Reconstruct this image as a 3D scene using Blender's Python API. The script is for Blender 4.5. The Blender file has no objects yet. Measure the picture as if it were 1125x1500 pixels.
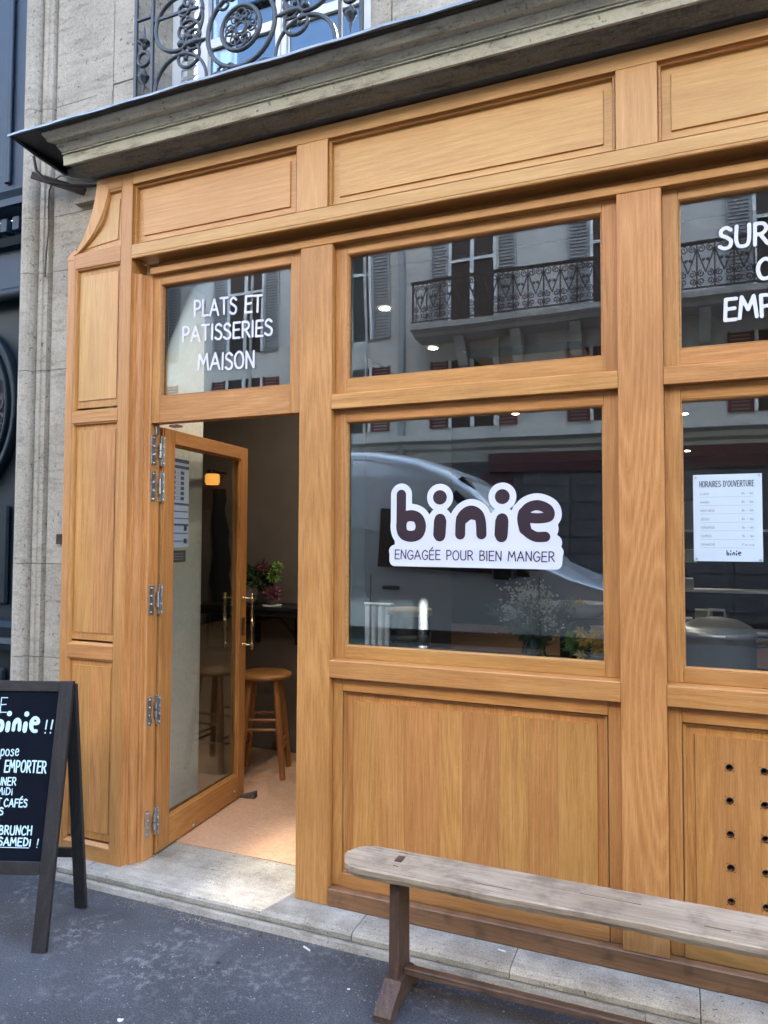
import bpy, bmesh, math, random
import numpy as np
from mathutils import Vector, Matrix
R = math.radians
random.seed(7)
S = bpy.context.scene
COL = S.collection

# ------------------------------------------------------------------ camera
cam_d = bpy.data.cameras.new('camera'); cam = bpy.data.objects.new('camera', cam_d); COL.objects.link(cam)
CAM = Vector((0, -2.68, 1.55))
yaw, pitch, roll = R(22.42), R(2.346), R(.2474)
fw = Vector((-math.sin(yaw)*math.cos(pitch), math.cos(yaw)*math.cos(pitch), math.sin(pitch)))
rt = Vector((math.cos(yaw), math.sin(yaw), 0)); up = rt.cross(fw)
r2 = math.cos(roll)*rt + math.sin(roll)*up; u2 = -math.sin(roll)*rt + math.cos(roll)*up
M3 = Matrix((r2, u2, -fw)).transposed()
cam.matrix_world = Matrix.Translation(CAM) @ M3.to_4x4()
cam_d.sensor_fit = 'VERTICAL'; cam_d.sensor_height = 36; cam_d.lens = 1050/1500*36
cam_d.clip_start = .02; cam_d.clip_end = 400
S.camera = cam
# ------------------------------------------------------------------ light
SUN_EL = R(45.0)
trav = Vector((-.247*math.cos(SUN_EL), -.969*math.cos(SUN_EL), -math.sin(SUN_EL)))
W = bpy.data.worlds.new('World'); S.world = W; W.use_nodes = True
wn = W.node_tree; bg = wn.nodes['Background']
sky = wn.nodes.new('ShaderNodeTexSky'); sky.sky_type = 'NISHITA'; sky.sun_disc = False
sky.sun_elevation = SUN_EL; sky.sun_rotation = math.atan2(-trav.x, -trav.y)
sky.air_density = 1.0; sky.dust_density = 2.5; sky.ozone_density = 1.0; sky.altitude = 50
wn.links.new(sky.outputs[0], bg.inputs[0]); bg.inputs[1].default_value = .15
sd = bpy.data.lights.new('sun', 'SUN'); sd.energy = 5.0; sd.angle = R(.53); sd.color = (1, .93, .82)
sun = bpy.data.objects.new('sun', sd); COL.objects.link(sun)
sun.rotation_euler = trav.to_track_quat('-Z', 'Y').to_euler()
sun.location = (6, 25, 28)
V = S.view_settings; V.view_transform = 'Standard'; V.look = 'None'; V.gamma = 1; V.exposure = 3.85; V.use_curve_mapping = False
S.render.engine = 'CYCLES'
S.cycles.max_bounces = 8; S.cycles.diffuse_bounces = 4; S.cycles.glossy_bounces = 4; S.cycles.transparent_max_bounces = 12
S.cycles.caustics_reflective = False; S.cycles.caustics_refractive = False

# ------------------------------------------------------------------ node helpers
def new_mat(name):
    m = bpy.data.materials.new(name); m.use_nodes = True
    return m, m.node_tree.nodes, m.node_tree.links, m.node_tree.nodes['Principled BSDF']
def nd(N, t, **kw):
    n = N.new(t)
    for k, v in kw.items(): setattr(n, k, v)
    return n
def mth(N, L, op, a, b=None, c=None):
    n = nd(N, 'ShaderNodeMath', operation=op)
    for i, v in enumerate((a, b, c)):
        if v is None: continue
        if isinstance(v, (int, float)): n.inputs[i].default_value = v
        else: L.new(v, n.inputs[i])
    return n.outputs[0]
def noise(N, L, vec, sc, det=3, rough=.5, dist=0):
    n = nd(N, 'ShaderNodeTexNoise'); L.new(vec, n.inputs['Vector'])
    n.inputs['Scale'].default_value = sc; n.inputs['Detail'].default_value = det
    n.inputs['Roughness'].default_value = rough; n.inputs['Distortion'].default_value = dist
    return n.outputs['Fac']
def mapping(N, L, vec, scale, loc=(0, 0, 0)):
    n = nd(N, 'ShaderNodeMapping'); L.new(vec, n.inputs['Vector'])
    n.inputs['Scale'].default_value = scale; n.inputs['Location'].default_value = loc
    return n.outputs[0]
def ramp(N, L, fac, stops):
    n = nd(N, 'ShaderNodeValToRGB'); L.new(fac, n.inputs[0]); e = n.color_ramp.elements
    while len(e) < len(stops): e.new(.5)
    for i, (p, c) in enumerate(stops):
        e[i].position = p; e[i].color = (*c, 1) if len(c) == 3 else c
    return n.outputs[0]
def mixc(N, L, f, a, b, typ='MIX'):
    n = nd(N, 'ShaderNodeMix', data_type='RGBA', blend_type=typ)
    for i, v in ((0, f), (6, a), (7, b)):
        if isinstance(v, (int, float)): n.inputs[i].default_value = v
        elif isinstance(v, tuple): n.inputs[i].default_value = (*v, 1)
        else: L.new(v, n.inputs[i])
    return n.outputs[2]
def bump(N, L, b, h, strength=.3, dist=.002):
    n = nd(N, 'ShaderNodeBump'); n.inputs['Strength'].default_value = strength; n.inputs['Distance'].default_value = dist
    L.new(h, n.inputs['Height']); L.new(n.outputs[0], b.inputs['Normal'])
def rcoord(N, L):
    tc = nd(N, 'ShaderNodeTexCoord'); oi = nd(N, 'ShaderNodeObjectInfo')
    v = nd(N, 'ShaderNodeVectorMath', operation='SCALE'); v.inputs[0].default_value = (37.1, 53.7, 91.3); L.new(oi.outputs['Random'], v.inputs['Scale'])
    a = nd(N, 'ShaderNodeVectorMath', operation='ADD'); L.new(tc.outputs['Object'], a.inputs[0]); L.new(v.outputs[0], a.inputs[1])
    return a.outputs[0], oi.outputs['Random'], tc.outputs['Object']

def wood(name, axis, dark, mid, light, rough=.42, relief=.25, flake=.5, vary=.15, coat=0.0, dirt=0.0, fig=.06, rw=.09):
    m, N, L, b = new_mat(name)
    co, rnd, oc = rcoord(N, L)
    s = [1, 1, 1]; s[axis] = .045
    v1 = mapping(N, L, co, tuple(s))
    warp = noise(N, L, v1, 5, 2, .5)
    s2 = [1, 1, 1]; s2[axis] = fig
    v2 = mapping(N, L, co, tuple(s2))
    big = noise(N, L, v2, 4.5, 1, .4)
    rings = mth(N, L, 'FRACT', mth(N, L, 'MULTIPLY', mth(N, L, 'ADD', big, mth(N, L, 'MULTIPLY', warp, .18)), 26))
    rings = mth(N, L, 'POWER', mth(N, L, 'ABSOLUTE', mth(N, L, 'SUBTRACT', mth(N, L, 'MULTIPLY', rings, 2), 1)), 1.6)
    s3 = [1, 1, 1]; s3[axis] = .02
    fine = noise(N, L, mapping(N, L, co, tuple(s3)), 420, 3, .7)
    streak = mth(N, L, 'ADD', mth(N, L, 'MULTIPLY', noise(N, L, v1, 160, 3, .6), .62), mth(N, L, 'MULTIPLY', noise(N, L, v1, 38, 2, .5), .38))
    s4 = [1, 1, 1]; s4[axis] = .35
    fl = noise(N, L, mapping(N, L, co, tuple(s4)), 140, 2, .5)
    f = mth(N, L, 'ADD', mth(N, L, 'MULTIPLY', rings, rw), mth(N, L, 'ADD', mth(N, L, 'MULTIPLY', streak, .52), mth(N, L, 'MULTIPLY', fine, .55)))
    c = ramp(N, L, f, [(.37, dark), (.56, mid), (.76, light)])
    flm = ramp(N, L, fl, [(.60, (0, 0, 0)), (.68, (1, 1, 1))])
    c = mixc(N, L, mth(N, L, 'MULTIPLY', flm, flake*.5), c, light)
    cloud = noise(N, L, co, 2.3, 3, .5)
    c = mixc(N, L, ramp(N, L, cloud, [(.35, (0, 0, 0)), (.75, (.45, .45, .45))]), c, dark)
    if dirt:
        d = noise(N, L, co, 9, 5, .65)
        c = mixc(N, L, mth(N, L, 'MULTIPLY', ramp(N, L, d, [(.5, (0, 0, 0)), (.68, (1, 1, 1))]), dirt), c, tuple(x*.3 for x in dark))
    hs = nd(N, 'ShaderNodeHueSaturation'); L.new(c, hs.inputs['Color'])
    L.new(mth(N, L, 'ADD', 1-vary/2, mth(N, L, 'MULTIPLY', rnd, vary)), hs.inputs['Value'])
    r3 = mth(N, L, 'FRACT', mth(N, L, 'MULTIPLY', rnd, 17.3))
    L.new(mth(N, L, 'ADD', .4905, mth(N, L, 'MULTIPLY', r3, .011)), hs.inputs['Hue'])
    L.new(hs.outputs[0], b.inputs['Base Color'])
    rr = mth(N, L, 'ADD', rough-.06, mth(N, L, 'MULTIPLY', streak, .2)); L.new(rr, b.inputs['Roughness'])
    b.inputs['Coat Weight'].default_value = coat; b.inputs['Coat Roughness'].default_value = .25
    bump(N, L, b, mth(N, L, 'ADD', mth(N, L, 'MULTIPLY', fine, .6), streak), relief, .0012)
    return m
OD, OM, OL = (.285, .12, .027), (.475, .222, .055), (.60, .32, .10)
OAK = {a: wood('oak_'+'xyz'[a], a, OD, OM, OL) for a in (0, 1, 2)}
HD, HM, HL = (.39, .195, .053), (.52, .285, .088), (.62, .375, .14)
OAKP = {2: wood('figured_oak_z', 2, OD, OM, OL, fig=.10, rw=.15)}
OAKB = {0: wood('shaded_dirty_oak_x', 0, (.14, .062, .022), (.24, .115, .045), (.33, .17, .075), .5, .3, .3, .1, 0, .5)}  # bench shade painted in as darker oak tones, with random dirt over it
OAKF = {a: wood('pale_oak_'+'xyz'[a], a, HD, HM, HL) for a in (0, 2)}
OLDTOP = wood('weathered_wood', 0, (.19, .125, .07), (.36, .275, .18), (.50, .42, .31), .75, .9, 0, .1, 0, .45)
OLDLEG = {a: wood('old_dark_wood_'+'xyz'[a], a, (.035, .018, .011), (.085, .045, .026), (.17, .095, .055), .6, .6, 0, .1, 0, .5) for a in (0, 1, 2)}
STOOL = {a: wood('stool_wood_'+'xyz'[a], a, (.22, .085, .02), (.34, .15, .04), (.42, .2, .06), .35, .1, 0, .1) for a in (0, 2)}
BLACKW = {a: wood('blackened_wood_'+'xyz'[a], a, (.004, .0035, .0035), (.012, .010, .0095), (.035, .029, .026), .6, .5, 0, .15) for a in (0, 2)}

def plain(name, col, rough=.5, metal=0, var=.0, sc=20, bmp=0, spec=.5, coat=0):
    m, N, L, b = new_mat(name)
    b.inputs['Roughness'].default_value = rough; b.inputs['Metallic'].default_value = metal
    b.inputs['Specular IOR Level'].default_value = spec; b.inputs['Coat Weight'].default_value = coat
    if var or bmp:
        tc = nd(N, 'ShaderNodeTexCoord'); n = noise(N, L, tc.outputs['Object'], sc, 5, .6)
        lo = tuple(max(0, c*(1-var)) for c in col); hi = tuple(min(1, c*(1+var)) for c in col)
        L.new(ramp(N, L, n, [(.3, lo), (.7, hi)]), b.inputs['Base Color'])
        if bmp: bump(N, L, b, n, bmp, .003)
    else: b.inputs['Base Color'].default_value = (*col, 1)
    return m
def emis(name, col, st):
    m, N, L, b = new_mat(name); b.inputs['Base Color'].default_value = (*col, 1)
    b.inputs['Emission Color'].default_value = (*col, 1); b.inputs['Emission Strength'].default_value = st
    return m
def glass(name, tint=(.9, .93, .93), base=.05, k=1.9):
    m, N, L, b = new_mat(name); N.remove(b); out = N['Material Output']
    t = nd(N, 'ShaderNodeBsdfTransparent'); t.inputs[0].default_value = (*tint, 1)
    g = nd(N, 'ShaderNodeBsdfGlossy'); g.inputs['Roughness'].default_value = 0.0; g.inputs[0].default_value = (.80, .92, 1, 1)
    fr = nd(N, 'ShaderNodeFresnel'); fr.inputs[0].default_value = 1.5
    tc = nd(N, 'ShaderNodeTexCoord'); n = noise(N, L, tc.outputs['Object'], 1.6, 1, .4)
    bp = nd(N, 'ShaderNodeBump'); bp.inputs['Strength'].default_value = .10; bp.inputs['Distance'].default_value = .01
    L.new(n, bp.inputs['Height']); L.new(bp.outputs[0], g.inputs['Normal'])
    f = mth(N, L, 'MINIMUM', mth(N, L, 'ADD', mth(N, L, 'MULTIPLY', fr.outputs[0], k), base), 1.0)
    mx = nd(N, 'ShaderNodeMixShader'); L.new(f, mx.inputs[0]); L.new(t.outputs[0], mx.inputs[1]); L.new(g.outputs[0], mx.inputs[2])
    L.new(mx.outputs[0], out.inputs[0]); return m
GLASS = glass('shop_glass', base=.075, k=1.5)
DGLASS = glass('door_glass', (.97, .985, .975), .0, .35)
UGLASS = glass('upper_window_glass', (.35, .38, .4), .03, .55)

def stone(name, dark, mid, light, speck=.5, grime=0.0, scale=1, gcol=(.03, .03, .025)):
    m, N, L, b = new_mat(name); co, rnd, oc = rcoord(N, L)
    a = noise(N, L, co, 3*scale, 5, .6); f = noise(N, L, co, 90*scale, 4, .8); p = noise(N, L, co, 42*scale, 2, .6)
    c = ramp(N, L, mth(N, L, 'ADD', mth(N, L, 'MULTIPLY', a, .45), mth(N, L, 'MULTIPLY', f, .6)), [(.36, dark), (.52, mid), (.68, light)])
    pm = ramp(N, L, p, [(.27, (1, 1, 1)), (.36, (0, 0, 0))])
    c = mixc(N, L, mth(N, L, 'MULTIPLY', pm, speck), c, tuple(x*.35 for x in dark))
    if grime:
        s = noise(N, L, mapping(N, L, oc, (1.2, 7, 7)), 5, 6, .72)
        c = mixc(N, L, mth(N, L, 'MULTIPLY', ramp(N, L, s, [(.52, (0, 0, 0)), (.62, (1, 1, 1))]), grime), c, gcol)
    hs = nd(N, 'ShaderNodeHueSaturation'); L.new(c, hs.inputs['Color'])
    L.new(mth(N, L, 'ADD', .93, mth(N, L, 'MULTIPLY', rnd, .14)), hs.inputs['Value'])
    L.new(hs.outputs[0], b.inputs['Base Color']); b.inputs['Roughness'].default_value = .88; b.inputs['Specular IOR Level'].default_value = .3
    h = mth(N, L, 'SUBTRACT', mth(N, L, 'ADD', mth(N, L, 'MULTIPLY', f, .5), a), mth(N, L, 'MULTIPLY', pm, .8))
    bump(N, L, b, h, .6, .004); return m
LIME = stone('pale_limestone', (.22, .195, .155), (.345, .31, .25), (.46, .42, .35), .8, .4, gcol=(.13, .115, .09))
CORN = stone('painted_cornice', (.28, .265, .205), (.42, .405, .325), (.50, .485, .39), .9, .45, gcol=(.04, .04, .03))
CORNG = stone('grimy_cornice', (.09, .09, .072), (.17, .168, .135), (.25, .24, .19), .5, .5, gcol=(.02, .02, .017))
STEP = stone('step_granite', (.17, .145, .115), (.36, .32, .255), (.56, .51, .42), 1, .2, 2.2, (.12, .1, .085))
STEPD = stone('step_face_stone', (.16, .14, .115), (.30, .26, .21), (.42, .38, .31), 1, .45, 2.2, (.07, .06, .05))
OPPW = stone('opposite_limestone', (.40, .405, .40), (.48, .48, .47), (.55, .55, .54), .1)
OPPD = stone('opposite_dark_front', (.045, .045, .05), (.07, .068, .075), (.1, .095, .1), .1)
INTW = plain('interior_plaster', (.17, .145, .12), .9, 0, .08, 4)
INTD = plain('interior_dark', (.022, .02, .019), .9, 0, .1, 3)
PLAS = stone('rough_plaster', (.52, .53, .48), (.66, .67, .60), (.74, .74, .68), .15, .35, 1, (.42, .43, .38))
FLOORI = stone('waxed_concrete', (.46, .25, .135), (.56, .33, .19), (.62, .39, .24), 0, .12, .6, (.45, .27, .17))
ZINC = plain('zinc', (.20, .22, .23), .45, .7, .25, 14)
IRON = plain('blue_black_iron', (.022, .028, .036), .42, .1, .3, 30, .2)
RUST = plain('rusty_iron', (.045, .028, .022), .8, .2, .5, 40, .3)
BLUE = plain('blue_painted_wood', (.006, .014, .021), .5, 0, .15, 8, .05, .25)
BLUEU = plain('blue_grey_painted_wood', (.018, .036, .062), .5, 0, .12, 8, .05, .25)
DARK = plain('dark_void', (.006, .006, .008), .6)
WHITEV = plain('white_vinyl', (.62, .62, .70), .5)
AUB = plain('aubergine_vinyl', (.022, .008, .016), .45)
CHALK = plain('chalk_marker', (.52, .68, .72), .8)
SLATE = plain('blackboard', (.003, .005, .010), .9, 0, .2, 10, 0, .12)
PAPER = plain('paper', (.26, .32, .38), .7)
PAPERB = plain('blue_print', (.035, .05, .10), .7)
INK = plain('ink', (.02, .02, .03), .7)
INKG = plain('grey_ink', (.22, .23, .26), .7)
STEEL = plain('steel', (.88, .89, .89), .36, 1, .06, 5)
HINGE = plain('zinc_hinge', (.42, .42, .40), .38, .9, .15, 50)
BRASS = plain('brass', (.62, .47, .26), .22, 1, .1, 20)
RUBBER = plain('grey_rubber', (.10, .08, .075), .8, 0, .2, 30)
BLACKM = plain('black_metal', (.012, .012, .013), .4)
CLOTH = plain('black_cloth', (.006, .006, .007), .95)
WHITE = plain('white_paint', (.66, .69, .70), .5)
LBLUE = plain('pale_blue_paint', (.45, .72, .88), .4)
CERAM = plain('ceramic', (.45, .42, .36), .35)
AMBER = emis('amber_lamp_glass', (1, .42, .08), .085)
SPOT = emis('spot_lens', (1, .88, .72), 85)
LEAFD = plain('dark_leaf', (.035, .085, .022), .6, 0, .4, 60)
LEAFL = plain('light_leaf', (.22, .38, .08), .6, 0, .3, 60)
STEMG = plain('stem_green', (.10, .17, .06), .6, 0, .3, 60)
PETALP = plain('mauve_petal', (.26, .08, .12), .6, 0, .3, 60)
PETALW = plain('white_petal', (.88, .88, .82), .6)
FOLG = plain('vase_foliage', (.10, .17, .075), .6, 0, .3, 60)
PETALY = plain('yellow_petal', (.85, .60, .14), .6)
LITTER = plain('dirty_white_litter', (.62, .61, .58), .8)
LEAFB = plain('brown_leaf', (.12, .07, .035), .8)
TAR = plain('gum_stain', (.012, .013, .015), .7)
CARP = plain('van_paint', (.72, .73, .74), .25, .2, 0, 1, 0, .5, .6)
CARB = plain('van_black_trim', (.012, .012, .014), .4)
CARG = plain('van_dark_glass', (.012, .014, .016), .05, 0, 0, 1, 0, .8)
REDP = plain('red_shop_paint', (.045, .006, .009), .5)
SHUT = plain('grey_shutter', (.26, .28, .30), .6)
SHUTR = plain('dark_red_shutter', (.09, .012, .022), .6)

def asphalt(name, cols, spots=True):
    m, N, L, b = new_mat(name); tc = nd(N, 'ShaderNodeTexCoord'); co = tc.outputs['Object']
    g = noise(N, L, co, 150, 4, .8); a = noise(N, L, co, 1.7, 5, .6); w = noise(N, L, co, 7, 6, .7)
    c = ramp(N, L, mth(N, L, 'ADD', mth(N, L, 'MULTIPLY', g, .75), mth(N, L, 'MULTIPLY', a, .3)), [(.38, cols[0]), (.525, cols[1]), (.68, cols[2])])
    if spots:
        vr = nd(N, 'ShaderNodeTexVoronoi'); vr.inputs['Scale'].default_value = 75; L.new(co, vr.inputs['Vector'])
        ch = mth(N, L, 'GREATER_THAN', vr.outputs['Color'], .80)
        sp = mth(N, L, 'MULTIPLY', mth(N, L, 'LESS_THAN', vr.outputs['Distance'], .17), ch)
        c = mixc(N, L, mth(N, L, 'MULTIPLY', sp, .7), c, (.34, .35, .38))
        w3 = mth(N, L, 'MULTIPLY', ramp(N, L, noise(N, L, co, 26, 6, .75), [(.50, (0, 0, 0)), (.64, (1, 1, 1))]), ramp(N, L, noise(N, L, co, 2.6, 2, .5), [(.44, (0, 0, 0)), (.60, (1, 1, 1))]))
        c = mixc(N, L, mth(N, L, 'MULTIPLY', w3, .55), c, (.26, .26, .27))
        c = mixc(N, L, mth(N, L, 'MULTIPLY', ramp(N, L, w, [(.57, (0, 0, 0)), (.75, (1, 1, 1))]), .35), c, (.20, .20, .21))
        w2 = noise(N, L, co, 4, 4, .6)
        c = mixc(N, L, mth(N, L, 'MULTIPLY', ramp(N, L, w2, [(.60, (0, 0, 0)), (.72, (1, 1, 1))]), .5), c, (.035, .034, .038))
    L.new(c, b.inputs['Base Color']); b.inputs['Roughness'].default_value = .85
    bump(N, L, b, g, .7, .004); return m
ASPH = asphalt('pavement_asphalt', ((.016, .0165, .019), (.050, .052, .059), (.112, .116, .126)))
ROADM = asphalt('road_asphalt', ((.03, .03, .033), (.05, .05, .054), (.08, .08, .085)), False)

# ------------------------------------------------------------------ object helpers
WM = {}
def link(name, data, parent=None, mat4=None, **props):
    o = bpy.data.objects.new(name, data); COL.objects.link(o)
    mat4 = mat4 or Matrix()
    if parent is not None:
        o.parent = parent
    else: o.matrix_basis = mat4
    WM[o] = WM[parent] if parent is not None else mat4
    for k, v in props.items():
        if v is not None: o[k] = v
    return o
def thing(name, label, cat, loc=(0, 0, 0), rotz=0, group=None):
    return link(name, None, None, Matrix.Translation(loc) @ Matrix.Rotation(rotz, 4, 'Z'), label=label, category=cat, group=group)
class B:
    """collects shapes in world coordinates; done() links them as one mesh"""
    def __init__(s): s.v = []; s.f = []; s.sm = []
    def add(s, vs, fs, smooth=False):
        n = len(s.v); s.v += [tuple(p) for p in vs]; s.f += [tuple(i+n for i in f) for f in fs]; s.sm += [smooth]*len(fs); return s
    def box(s, x0, x1, y0, y1, z0, z1, bev=0, M=None):
        if bev:
            bm = bmesh.new(); bmesh.ops.create_cube(bm, size=1)
            for v in bm.verts: v.co = ((x0+x1)/2+v.co.x*(x1-x0), (y0+y1)/2+v.co.y*(y1-y0), (z0+z1)/2+v.co.z*(z1-z0))
            bmesh.ops.bevel(bm, geom=bm.edges[:], offset=min(bev, abs(x1-x0)*.45, abs(y1-y0)*.45, abs(z1-z0)*.45), segments=1, affect='EDGES')
            bm.verts.index_update(); vs = [v.co.copy() for v in bm.verts]; fs = [[v.index for v in f.verts] for f in bm.faces]; bm.free()
        else:
            vs = [Vector((x, y, z)) for z in (z0, z1) for y in (y0, y1) for x in (x0, x1)]
            fs = [(0, 2, 3, 1), (4, 5, 7, 6), (0, 1, 5, 4), (2, 6, 7, 3), (0, 4, 6, 2), (1, 3, 7, 5)]
        if M is not None: vs = [M @ v for v in vs]
        return s.add(vs, fs)
    def ext(s, poly, axis, a, b, smooth=False, caps=True):
        """extrude a 2D polygon along axis between a and b; poly gives the other two coordinates in order"""
        n = len(poly)
        def P(p, t):
            l = list(p); l.insert(axis, t); return l
        vs = [P(p, a) for p in poly]+[P(p, b) for p in poly]
        fs = [(i, (i+1) % n, (i+1) % n+n, i+n) for i in range(n)]
        s.add(vs, fs, smooth)
        if caps: s.add(vs, [tuple(range(n-1, -1, -1)), tuple(range(n, 2*n))])
        return s
    def rings(s, x0, x1, z0, z1, prof, closed=True):
        """rectangular loops: prof = [(inset, y)...] joined in sequence, last loop filled"""
        vs = []; fs = []
        for ins, y in prof:
            l, r_, b_, t = (ins, ins, ins, ins) if not isinstance(ins, tuple) else ins
            vs += [(x0+l, y, z0+b_), (x1-r_, y, z0+b_), (x1-r_, y, z1-t), (x0+l, y, z1-t)]
        for k in range(len(prof)-1):
            for i in range(4):
                j = (i+1) % 4; fs.append((4*k+i, 4*k+j, 4*k+4+j, 4*k+4+i))
        if closed:
            k = 4*(len(prof)-1); fs.append((k, k+1, k+2, k+3))
        return s.add(vs, fs)
    def tube(s, pts, r, n=8, caps=True, flat=None):
        pts = [Vector(p) for p in pts]; rs = r if isinstance(r, (list, tuple)) else [r]*len(pts)
        t0 = (pts[1]-pts[0]).normalized(); ref = Vector((0, 0, 1)) if abs(t0.z) < .9 else Vector((1, 0, 0))
        if flat is not None: ref = Vector(flat)
        a = t0.cross(ref).normalized(); vs = []
        for i, p in enumerate(pts):
            t = (pts[min(i+1, len(pts)-1)]-pts[max(i-1, 0)]).normalized()
            if flat is not None: a = t.cross(ref).normalized()
            else: a = (a-t*a.dot(t)).normalized()
            b_ = t.cross(a)
            for k in range(n):
                an = 2*math.pi*k/n; vs.append(p+(a*math.cos(an)+b_*math.sin(an))*rs[i])
        fs = [(i*n+k, i*n+(k+1) % n, (i+1)*n+(k+1) % n, (i+1)*n+k) for i in range(len(pts)-1) for k in range(n)]
        s.add(vs, fs, True)
        if caps: s.add(vs, [tuple(range(n)), tuple(range(len(vs)-n, len(vs)))])
        return s
    def lathe(s, prof, c, n=24, axis='Z'):
        vs = []
        for r_, h in prof:
            for k in range(n):
                a = 2*math.pi*k/n; vs.append((c[0]+r_*math.cos(a), c[1]+r_*math.sin(a), c[2]+h))
        fs = [(i*n+k, i*n+(k+1) % n, (i+1)*n+(k+1) % n, (i+1)*n+k) for i in range(len(prof)-1) for k in range(n)]
        return s.add(vs, fs, True)
    def blade(s, c, d, l, w, nrm):
        d = Vector(d).normalized(); sd_ = d.cross(Vector(nrm)); sd_ = sd_.normalized() if sd_.length > 1e-4 else Vector((1, 0, 0)); c = Vector(c)
        k = sd_.cross(d)*l*.12
        return s.add([c, c+d*l*.45+sd_*w/2+k, c+d*l, c+d*l*.45-sd_*w/2+k], [(0, 1, 2, 3)])
    def done(s, name, mat, parent=None, fix=True, **props):
        me = bpy.data.meshes.new(name)
        inv = (WM[parent] if parent is not None else Matrix()).inverted()
        base = None
        vs = [inv @ Vector(p) for p in s.v]
        m4 = Matrix()
        if parent is None and props.get('kind') != 'structure':
            a = np.array(s.v); c = Vector((float(a[:, 0].mean()), float(a[:, 1].mean()), float(a[:, 2].min()))); m4 = Matrix.Translation(c); vs = [v-c for v in vs]
        me.from_pydata(vs, [], s.f); me.polygons.foreach_set('use_smooth', s.sm)
        if fix:
            bm = bmesh.new(); bm.from_mesh(me); bmesh.ops.recalc_face_normals(bm, faces=bm.faces[:]); bm.to_mesh(me); bm.free()
        me.materials.append(mat); me.update()
        return link(name, me, parent, m4, **props)
def box(name, mat, parent, x0, x1, y0, y1, z0, z1, bev=.0018, **kw): return B().box(x0, x1, y0, y1, z0, z1, bev).done(name, mat, parent, **kw)

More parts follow.
